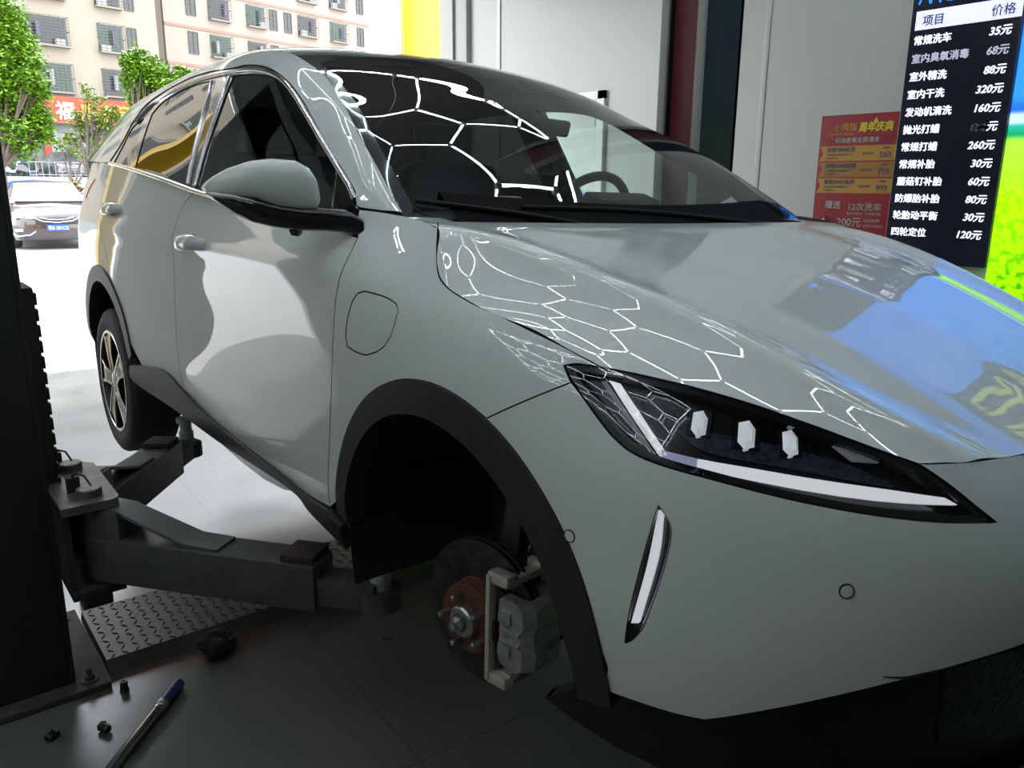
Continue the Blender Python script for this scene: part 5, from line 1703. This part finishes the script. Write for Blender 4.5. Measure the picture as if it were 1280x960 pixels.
# wheel nuts lying about
NUTM = mat('black_nut_steel', (.05, .05, .052), .35, .8)
def nut_bm():
    mb = MB()
    mb.lathe((0, 0, 0), (0, 0, 1), [(0, .0145), (.003, .0155), (.008, .0125), (.030, .0125), (.033, .0105), (.034, .0085), (.034, .0062), (.012, .0062), (.012, 0)], 6)
    return mb
n0 = None
for i, (x, y, rx, rz, lb) in enumerate((
        (-1.20, -1.275, 0, .3, 'upright wheel nut with a bright hole beside the rusty base plate'),
        (-1.05, -1.37, 90, 1.9, 'wheel nut lying left of the torque wrench grip'),
        (-1.10, -1.475, 90, .7, 'wheel nut standing alone left of the other loose nuts near the post foot'),
        (-1.93, -1.235, 90, .4, 'wheel nut on the bright floor behind the lift carriage'))):
    if n0 is None:
        n0 = nut_bm().build('wheel_nut', NUTM, None, 20)
        o = n0
    else:
        o = n0.copy(); COL.objects.link(o)
    o.location = (x, y, 0 if rx == 0 else .0126); o.rotation_euler = (R(rx), 0, rz)
    tag(o, lb, 'wheel nut', 'loose wheel nuts on the floor')
# ---------------------------------------------------------------- outside: ground, cars, trees, shops, flats
def yard_mat():
    m = mat('bright_concrete_yard', (.30, .296, .288), .6, noise=(.7, (.27, .267, .26), 1.0))
    return m
struct('ground', MB().span((-120, -70, -.12), (FAC - .2, 90, -.01)), yard_mat(), 0)

def cam_dir(px):
    """horizontal unit direction of an image column at the horizon"""
    d = ray(px, 232); d.z = 0
    return d.normalized()
def out_at(px, depth):
    d = cam_dir(px)
    fh = Vector((FW.x, FW.y, 0)).normalized()
    return Vector((CAM.x, CAM.y, 0)) + d * (depth / d.dot(fh))

# --- block of flats: facade frame u (along), n (outwards)
def block(name, label, p0, ang, width, floors, fh, z0, wallm, wins, band=None):
    """p0 = left foot of the facade, ang = heading of the facade line; wins = [(u, w, h, kind)] repeated on every floor"""
    root = thing(name, label, 'building', p0)
    u = Vector((math.cos(ang), math.sin(ang), 0)); n = Vector((u.y, -u.x, 0))
    H = z0 + floors * fh + 1.0
    wb = MB()
    wb.loft([[u * 0, u * width, u * width - n * 12, -n * 12], [Vector((0, 0, H)), u * width + Vector((0, 0, H)), u * width - n * 12 + Vector((0, 0, H)), -n * 12 + Vector((0, 0, H))]])
    wb.build('wall', wallm, root, 0)
    if band:
        for k in range(floors + 1):
            zz = z0 + k * fh + .05
            MB().beam(u * 0 + n * .03 + Vector((0, 0, zz)), u * width + n * .03 + Vector((0, 0, zz)), .08, .22).build('floor_band', band, root, 0)
    for k in range(floors):
        for (uu, w, h, kind) in wins:
            c = u * uu + Vector((0, 0, z0 + k * fh + 1.0 + h / 2))
            yield root, c, u, n, w, h, kind, k
WINF = mat('grey_window_frame', (.05, .05, .05), .5)
WINP = mat('green_grey_panes', (.025, .05, .04), .15)
WIND = mat('dark_panes', (.03, .033, .033), .2)
SILL = mat('pale_sill', (.2, .17, .14), .7)
ACM = mat('white_ac_unit', (.28, .28, .28), .5)
CLOTH = [mat('laundry_white', (.26, .26, .27), .8), mat('laundry_violet', (.11, .09, .14), .8)]
rw_ = random.Random(11)
def make_window(root, c, u, n, w, h, kind, k):
    z = Vector((0, 0, 1))
    fo = MB()
    rot = Matrix((u, -n, z)).transposed()
    def bx(mb, du, dz, dn, sw, sh, sd):
        mb.box(c + u * du + z * dz + n * dn, (sw, sd, sh), rot)
    if kind == 'cage':
        # pane behind a projecting cage of bars
        for i in range(int(w / .3) + 1):
            bx(fo, -w / 2 + i * w / int(w / .3), 0, .45, .022, h, .022)
        for j in range(int(h / .2) + 1):
            bx(fo, 0, -h / 2 + j * h / int(h / .2), .45, w, .03, .03)
        for s_ in (-1, 1):
            for j in (-.5, 0, .5):
                bx(fo, s_ * w / 2, j * h, .22, .03, .03, .45)
        f = fo.build('window', WINF, root, 0)
        pn = MB(); bx(pn, 0, 0, .03, w, h, .03); pn.build('pane', WINP if (k + int(c.x)) % 2 else WIND, f, 0)
        sl_ = MB(); bx(sl_, 0, -h / 2 - .08, .25, w + .1, .10, .5); sl_.build('sill', SILL, f, 0)
        cl = MB(); bx(cl, rw_.uniform(-.35, .35) * w, rw_.uniform(-.1, .1), .34, .28, h * .55, .05); cl.build('laundry', CLOTH[k % 2], f, 0)
        if rw_.random() < .55:
            ac = MB(); bx(ac, w * rw_.choice((-.28, .28)), -h / 2 + .22, .25, .62, .42, .28); ac.build('ac_unit', ACM, f, 0)
    else:
        bx(fo, 0, h / 2, .04, w, .06, .08); bx(fo, 0, -h / 2, .04, w, .06, .08)
        for s_ in (-1, 0, 1): bx(fo, s_ * w / 2, 0, .04, .05, h, .08)
        for j in range(1, 4): bx(fo, 0, -h / 2 + h * j / 4, .05, w, .03, .04)
        f = fo.build('window', WINF, root, 0)
        pn = MB(); bx(pn, 0, 0, .02, w, h, .03); pn.build('pane', WIND, f, 0)
BEIGE = mat('cream_render', (.235, .205, .165), .8, noise=(.6, (.21, .18, .143), 1.0))
BEIGE2 = mat('pale_pink_render', (.25, .212, .178), .8)
ang = math.atan2(math.sin(R(101)), math.cos(R(101)))    # facades run away to the right
pR = out_at(214, 64)           # right-hand corner of the nearer block
uA = Vector((math.cos(ang), math.sin(ang), 0))
WA = 46
pL = pR - uA * WA
winsA = [(WA - s_, w_, 1.8, k_) for s_, w_, k_ in ((1.95, .65, 'plain'), (3.5, 1.75, 'cage'), (7.8, 2.7, 'cage'), (10.7, 1.5, 'cage'), (15, 2.6, 'cage'), (19.5, 2.6, 'cage'), (23.5, 1.2, 'plain'), (28, 2.6, 'cage'))]
for w_ in block('apartment_building', 'cream block of flats behind the trees with caged windows', pL, ang, WA, 6, 3.0, 6.45, BEIGE, winsA):
    make_window(*w_)
pB = out_at(223, 70)
angB = math.atan2(math.sin(R(104)), math.cos(R(104)))
winsB = [(3.1, .85, 1.7, 'plain'), (5.7, 2.0, 1.7, 'cage'), (9.4, 1.9, 1.7, 'cage'), (11.3, .8, 1.7, 'plain'), (12.9, .8, 1.7, 'plain'), (15.1, 2.1, 1.7, 'cage'), (18.9, 2.0, 1.7, 'cage'), (21.8, .85, 1.7, 'plain')]
winsB = [(a_ - .6, *r_) for a_, *r_ in winsB]
for w_ in block('apartment_building', 'pale pink block of flats with thin floor bands beyond the roof of the car', pB, angB, 22.4, 7, 3.0, 4.95, BEIGE2, winsB, mat('pink_floor_band', (.22, .135, .11), .8)):
    make_window(*w_)
# gap shade between the blocks, painted as a brown solid, part of the pink one
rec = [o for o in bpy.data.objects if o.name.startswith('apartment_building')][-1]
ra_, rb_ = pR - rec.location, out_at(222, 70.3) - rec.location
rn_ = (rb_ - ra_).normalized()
MB().loft([[ra_ + Vector((-1.2, 0, z)), rb_ + Vector((0, 0, z)), rb_ + Vector((-4, 2, z)), ra_ + Vector((-5, 0, z))] for z in (0, 27)]).build('recess_shade', mat('recess_shade_brown', (.075, .055, .038), .8), rec, 0)
uB = Vector((math.cos(angB), math.sin(angB), 0)); nB = Vector((uB.y, -uB.x, 0))
# raised pavement along the shops
nA = Vector((uA.y, -uA.x, 0))
TZ = 1.72
tm = MB().loft([[pL + nA * n_ + Vector((0, 0, z)) for n_, z in ((0, 0), (9, 0), (9, TZ), (0, TZ))], [pR + uA * 6 + nA * n_ + Vector((0, 0, z)) for n_, z in ((0, 0), (9, 0), (9, TZ), (0, TZ))]])
struct('raised_pavement', tm, mat('pale_pavement', (.26, .26, .255), .7), 0)

# --- red shop front at the foot of the nearer block
def shop_pt(u_, n_, z): return pR - uA * u_ + nA * n_ + Vector((0, 0, z))
rotA = Matrix((uA, -nA, Vector((0, 0, 1)))).transposed()
RED = mat('shop_red', (.30, .008, .005), .5, noise=(1.2, (.30, .05, .005), .8))
sh = thing('corner_shop', 'red shop front with a yellow lettered banner under the cream flats', 'shop', shop_pt(7, .1, TZ))
def shop_box(mb, u_, n_, z, su, sn, sz, bev=0):
    return mb.box(shop_pt(u_, n_, z) - sh.location, (su, sn, sz), rotA, bev)
shop_box(MB(), 7.2, 1.15, 6.15, 13, .3, 1.75).build('banner', RED, sh, 0)
def sign_on_shop(s, size, m, u_, z, name, w=None):
    o = text_mesh(name, s, size, m, sh, (0, 0, 0), bold=.03, ext=.02, width=w)
    o.rotation_euler = (0, 0, ang)
    o.location = shop_pt(u_, 1.34, z) - sh.location
sign_on_shop('福', 1.25, mat('banner_white', (.4, .4, .4), .5), 8.3, 5.65, 'banner_lettering')
sign_on_shop('彩食品超市', 1.15, mat('banner_yellow', (.38, .25, .012), .5), 6.7, 5.7, 'banner_lettering', 6.0)
shop_box(MB(), 7.5, .35, 3.5, 15, .3, 3.6).build('shop_wall', mat('shop_wall', (.16, .165, .16), .6), sh, 0)
for (u_, w) in ((7.0, 2.2), (3.6, 2.6), (11, 2.6)):
    shop_box(MB(), u_, .55, 3.2, w, .1, 2.9).build('shop_window', mat('shop_glass', (.04, .055, .055), .1, coat=1), sh, 0)
for u_ in (8.9, 5.45, 1.8):
    shop_box(MB(), u_, .85, 3.6, .42, .1, 1.7).build('red_couplet', mat('couplet_red', (.33, .02, .012), .5), sh, 0)
for u_ in (8.4, 5.0):
    shop_box(MB(), u_, .6, 3.5, .45, .4, 3.6).build('pillar', mat('pillar_tile', (.2, .2, .2), .5), sh, 0)

# --- trees
LEAF = [mat('bright_green_leaves', (.13, .25, .008), .5, noise=(1.2, (.065, .16, .004), 1.0)), mat('yellow_green_leaves', (.15, .22, .02), .55, noise=(1.2, (.10, .18, .012), 1.0))]
BARK = mat('grey_brown_bark', (.07, .05, .04), .9)
def tree(name, label, base, h_trunk, blobs, nleaf, lsize, leafm, seed, cat='tree', bare=None, group=None):
    r = random.Random(seed)
    t = thing(name, label, cat, base, group=group)
    tk = MB()
    top = Vector((0, 0, h_trunk))
    tk.tube([(0, 0, 0), (.03, .02, h_trunk * .5), top], [.14 * h_trunk / 3, .11 * h_trunk / 3, .08 * h_trunk / 3], 10)
    for (c, rad) in blobs:
        c = Vector(c)
        mid = (top + c) / 2 + Vector((0, 0, -.15))
        tk.tube([top * .8, mid, c], [.05, .04, .015], 6)
        for _ in range(3):
            e = c + Vector((r.uniform(-1, 1), r.uniform(-1, 1), r.uniform(-.3, 1))) * rad * .7
            tk.tube([mid, (mid + e) / 2 + Vector((0, 0, .1)), e], [.03, .02, .006], 5)
    tk.build('trunk', BARK, t, 60)
    lv = MB()
    tot = sum(b[1] ** 2 for b in blobs)
    for (c, rad) in blobs:
        c = Vector(c)
        # clumps of leaves on the blob's surface
        k = int(nleaf * rad ** 2 / tot)
        ncl = max(6, k // 14)
        for _ in range(ncl):
            d = Vector((r.gauss(0, 1), r.gauss(0, 1), r.gauss(0, 1))).normalized()
            cc = c + d * rad * (r.uniform(.45, 1.0))
            for _ in range(14):
                p = cc + Vector((r.gauss(0, 1), r.gauss(0, 1), r.gauss(0, .7))) * rad * .17
                s_ = lsize * r.uniform(.6, 1.3)
                ax = Vector((r.uniform(-1, 1), r.uniform(-1, 1), r.uniform(-.6, .4))).normalized()
                ay = ax.cross(Vector((r.uniform(-.6, .6), r.uniform(-.6, .6), 1))).normalized()
                up = ax.cross(ay)
                lv.add([p, p + ax * s_ * .5 + ay * s_ * .26 + up * .03 * s_, p + ax * s_, p + ax * s_ * .5 - ay * s_ * .26 + up * .03 * s_], [(0, 1, 2, 3)])
    lv.build('foliage', leafm, t, 0, fixn=False)
    return t
def rel(px, py, depth, base):
    """offset from base to the point a pixel shows at a depth"""
    d = ray(px, py)
    return (CAM + d * (depth / d.dot(FW))) - base
b1 = out_at(6, 26)
def bl(lst, base, D):
    out = []
    for (px, py, rp, dd) in lst:
        v = rel(px, py, D + dd, base)
        out.append(((v.x, v.y, v.z), rp * D / FPX))
    return out
tree('street_tree', 'large bright green tree standing beside the dark lift post', b1, 2.3, bl([(0, 60, 34, 0), (22, 60, 24, .4), (8, 110, 40, 0), (36, 100, 17, -.4), (30, 140, 28, .3), (-10, 160, 40, 0), (20, 172, 26, -.3), (46, 150, 18, .2), (50, 112, 14, .1), (40, 78, 14, 0), (52, 168, 12, 0), (-20, 20, 40, 0), (15, 30, 18, 0), (-60, 90, 60, .5)], b1, 26), 46000, .17, LEAF[0], 3)
b2 = out_at(178, 34)
tree('street_tree', 'round green tree just above the rear window of the car', b2, 3.0, bl([(172, 78, 17, 0), (190, 92, 20, 0), (168, 100, 16, 0), (205, 110, 20, 0), (182, 122, 22, .3), (230, 95, 13, 0), (160, 75, 9, 0), (225, 120, 24, .2)], b2, 34), 11000, .22, LEAF[0], 5)
b3 = out_at(112, 36)
tree('young_tree', 'thin sparse young tree before the red shop banner', b3, 2.2, bl([(112, 160, 18, 0), (96, 150, 14, .2), (130, 150, 16, 0), (120, 128, 12, 0), (100, 178, 12, 0), (140, 170, 15, 0), (108, 112, 8, 0), (145, 140, 12, 0), (88, 172, 9, 0)], b3, 36), 3000, .19, LEAF[1], 8)
b4 = out_at(94, 24)
tree('flowering_shrub', 'small shrub with orange leaves beside the tail lamp of the white car', b4, .5, bl([(90, 240, 7, 0), (96, 236, 6, 0), (86, 234, 5, 0), (92, 230, 5, 0)], b4, 24), 420, .13, mat('orange_green_leaves', (.22, .08, .02), .6, noise=(3, (.07, .13, .02), .8)), 12, cat='shrub')
b5 = out_at(90, 46)
tree('hedge_shrub', 'low green bush under the red shop banner', b5, 1.2, bl([(85, 180, 10, 0), (105, 190, 12, 0), (125, 185, 12, 0), (75, 178, 8, 0)], b5, 46), 900, .22, LEAF[0], 15, cat='shrub')

# --- parked cars
def parked_car(name, label, loc, rotz, paint, L=4.6, W=1.8, H=1.47, plate=True, sedan=True, detail=True):
    t = thing(name, label, 'car', loc, rotz)
    hw = W / 2
    st = [  # x, half width low, half width mid, height of deck
        (L / 2, .55, .62, .62), (L / 2 - .06, .74, .78, .72), (L / 2 - .35, .88, .90, .83), (L / 2 - .9, .9, .91, .93), (L / 2 - 1.25, .9, .91, .985),
        (0, .9, .91, 1.0), (-L / 2 + 1.0, .9, .91, 1.03), (-L / 2 + .35, .88, .88, 1.02), (-L / 2, .75, .8, .95)]
    rings = []
    for x, wl_, wm, hz in st:
        rings.append([(x, -wl_ * .92 * hw / .9, .20), (x, -wm * hw / .9, .42), (x, -wm * hw / .9, .62), (x, -wm * .96 * hw / .9, hz - .10), (x, -wm * .80 * hw / .9, hz), (x, 0, hz + .03),
                      (x, wm * .80 * hw / .9, hz), (x, wm * .96 * hw / .9, hz - .10), (x, wm * hw / .9, .62), (x, wm * hw / .9, .42), (x, wl_ * .92 * hw / .9, .20)])
    MB().loft(rings).build('body', paint, t, 50)
    # greenhouse
    g = [(L / 2 - 1.20, .80, .98, .80, .985), (L / 2 - 1.95, .80, 1.0, .62, H - .04), (L / 2 - 2.6, .80, 1.0, .60, H), (-L / 2 + 1.3, .80, 1.0, .58, H - .05), (-L / 2 + (.45 if sedan else .25), .78, 1.02, .66, 1.06 if sedan else 1.2)]
    MB().loft([[(x, -a * hw / .9, zb), (x, -b * hw / .9, zt), (x, 0, zt + .02), (x, b * hw / .9, zt), (x, a * hw / .9, zb)] for x, a, zb, b, zt in g]).build('roof', paint, t, 50)
    for nm, pl_ in (('windscreen', [(L / 2 - 1.24, -.70, 1.0), (L / 2 - 1.24, .70, 1.0), (L / 2 - 1.93, .56, H - .07), (L / 2 - 1.93, -.56, H - .07)]),):
        off = Vector((.03, 0, .03))
        MB().add([Vector(p) + off for p in pl_] + [Vector(p) + off * .2 for p in pl_], [(0, 1, 2, 3), (7, 6, 5, 4), (0, 4, 5, 1), (1, 5, 6, 2), (2, 6, 7, 3), (3, 7, 4, 0)]).build(nm, mat('car_glass', (.02, .025, .03), .05, coat=1, spec=1.0), t, 0)
    for sg in (-1, 1):
        MB().add([(L / 2 - 1.5, sg * hw * .87, 1.03), (-L / 2 + 1.0, sg * hw * .87, 1.05), (-L / 2 + 1.35, sg * hw * .69, H - .10), (L / 2 - 2.0, sg * hw * .72, H - .09)] , [(0, 1, 2, 3)]).build('side_window', mat('car_glass'), t, 0)
        for xx in (L / 2 - .85, -L / 2 + .85):
            w = MB().lathe((xx, sg * (hw - .11), .32), (0, sg, 0), [(-.1, .2), (-.1, .30), (-.06, .32), (.06, .32), (.10, .30), (.10, .21)], 24)
            wo = w.build('wheel', RUBBER, t, 40)
            MB().lathe((xx, sg * (hw - .02), .32), (0, sg, 0), [(-.03, .21), (.0, .20), (.02, .06), (.02, 0)], 10).build('hubcap', CHROME, wo, 30)
        # lamp, mirror
        MB().loft([[(L / 2 - .02, sg * .44, .68), (L / 2 - .02, sg * .44, .74), (L / 2 - .28, sg * .80, .82), (L / 2 - .20, sg * .80, .72)], [(L / 2 + .015, sg * .46, .675), (L / 2 + .015, sg * .46, .735), (L / 2 - .22, sg * .84, .81), (L / 2 - .14, sg * .84, .71)]]).build('headlamp', mat('car_headlamp', (.7, .72, .75), .1, coat=1), t, 0)
        MB().box((L / 2 - 1.45, sg * (hw + .09), 1.02), (.12, .20, .13), bev=.04).build('door_mirror', paint, t, 40)
        MB().tube([(L / 2 - .10, sg * .86, .36), (L / 2 - .02, sg * .80, .30), (L / 2 + .02, sg * .56, .32), (L / 2 + .03, sg * .44, .40)], .016, 8).build('chrome_trim', CHROME, t, 60)
        MB().box((L / 2 - .05, sg * .72, .43), (.08, .22, .06), (0, 0, -sg * .4), .01).build('fog_lamp', mat('car_headlamp'), t, 30)
    MB().box((L / 2 - .02, 0, .62), (.06, .86, .16), bev=.02).build('grille', mat('dark_car_grille', (.02, .02, .022), .4), t, 30)
    MB().tube([(L / 2 + .012, -.46, .70), (L / 2 + .02, -.30, .62), (L / 2 + .03, 0, .585), (L / 2 + .02, .30, .62), (L / 2 + .012, .46, .70)], .014, 8).build('chrome_trim', CHROME, t, 60)
    MB().tube([(L / 2 + .012, -.34, .70), (L / 2 + .02, -.2, .665), (L / 2 + .03, 0, .65), (L / 2 + .02, .2, .665), (L / 2 + .012, .34, .70)], .010, 8).build('chrome_trim', CHROME, t, 60)
    MB().span((L / 2 - .2, -.7, .20), (L / 2 + .02, .7, .27), .02).build('lower_grille', mat('dark_car_grille'), t, 30)
    if plate:
        po_ = MB().box((L / 2 + .03, 0, .475), (.02, .44, .14), bev=.003).build('number_plate', mat('plate_blue', (.02, .07, .25), .4), t, 0)
        s_ = text_mesh('plate_lettering', '粤B 201CG', .105, mat('plate_white', (.4, .4, .4), .5), po_, (0, 0, 0), width=.40, bold=.002)
        s_.rotation_euler = (0, 0, math.pi / 2); s_.location = (L / 2 + .042, -.20, .435)
    return t
c1 = out_at(73, 18.6)
dirc = math.atan2(CAM.y - c1.y, CAM.x - c1.x)
parked_car('parked_car', 'brown parked saloon with a blue number plate just outside the garage', c1 - Vector((2.0, -.0, 0)), R(-4), mat('brown_car_paint', (.030, .016, .013), .3, coat=1), plate=True)
c2 = out_at(91, 53)
parked_car('parked_car', 'dark grey car parked in front of the red shop front', c2 - Vector((2.0, 0, -TZ)), R(2), mat('dark_grey_car_paint', (.06, .06, .065), .3, coat=1), H=1.62, W=1.85, plate=False, sedan=False)
c3 = out_at(62, 31)
parked_car('parked_car', 'blue car seen over the roof of the brown saloon', c3 - Vector((1.5, 0, 0)), R(80), mat('blue_car_paint', (.02, .10, .55), .3, coat=1), plate=False, H=1.5)
# railing along the far kerb
rl = thing('street_railing', 'low pale railing along the raised pavement before the shops', 'railing', pR - uA * 13 + nA * 8.8 + Vector((0, 0, TZ)))
e = uA * 14
rb = MB()
for f in (.12, .85): rb.beam((0, 0, f), e + Vector((0, 0, f)), .05, .05)
rb.build('rail', mat('pale_rail_paint', (.22, .23, .225), .5), rl, 0)
for i in range(40):
    p = e * (i / 39)
    MB().beam(p, p + Vector((0, 0, .87)), .035, .035).build('baluster', mat('pale_rail_paint'), rl, 0)
# parked scooters
def scooter(px, depth, rz, label, col):
    t = thing('scooter', label, 'scooter', out_at(px, depth) + Vector((0, 0, TZ)), rz, 'scooters parked by the red shop')
    for x in (-.6, .6):
        MB().lathe((x, -.05, .25), (0, 1, 0), [(0, .14), (0, .25), (.1, .25), (.1, .14)], 18, close=True).build('wheel', RUBBER, t, 40)
    b = MB().loft([[(x, -w, z0), (x, w, z0), (x, w * .8, z1), (x, -w * .8, z1)] for x, w, z0, z1 in ((-.75, .10, .45, .72), (-.35, .17, .35, .80), (.05, .15, .28, .40), (.35, .15, .28, .42), (.50, .16, .35, .95), (.62, .10, .55, 1.0))])
    b.build('body', col, t, 40)
    MB().box((-.35, 0, .82), (.65, .26, .10), bev=.04).build('saddle', RUBBER, t, 40)
    MB().tube([(.45, -.34, 1.08), (.5, -.1, 1.05), (.5, .1, 1.05), (.45, .34, 1.08)], .018, 8).cyl((.52, 0, .9), (.60, 0, .25), .03).build('handlebar', DARKM, t, 40)
    for s_ in (-1, 1):
        MB().tube([(.45, .25 * s_, 1.07), (.47, .32 * s_, 1.25)], .008, 6).box((.47, .33 * s_, 1.28), (.03, .11, .07), bev=.01).build('mirror', DARKM, t, 40)
scooter(16, 54, R(60), 'white scooter parked behind the railing beneath the large tree', mat('scooter_white', (.7, .7, .7), .3, coat=1))
scooter(40, 54, R(70), 'dark scooter right of the white scooter before the shop', mat('scooter_black', (.03, .03, .035), .3, coat=1))
# leaning red shop panels by the scooters
for k, (px, lb) in enumerate(((21, 'wide red notice panel left of the scooters by the shop'), (30, 'narrow red notice panel right of the wide one by the shop'))):
    t = thing('notice_panel', lb, 'sign', out_at(px, 57) + Vector((0, 0, TZ)), ang, 'red panels by the shop')
    MB().box((0, 0, 1.2), ((.7 if k == 0 else .35), .08, 2.4), bev=.01).build('panel', mat('couplet_red'), t, 0)
    for z in (.8, 1.3, 1.8):
        MB().box((0, -.05, z), (.22, .02, .25)).build('pale_mark', mat('poster_white'), t, 0)
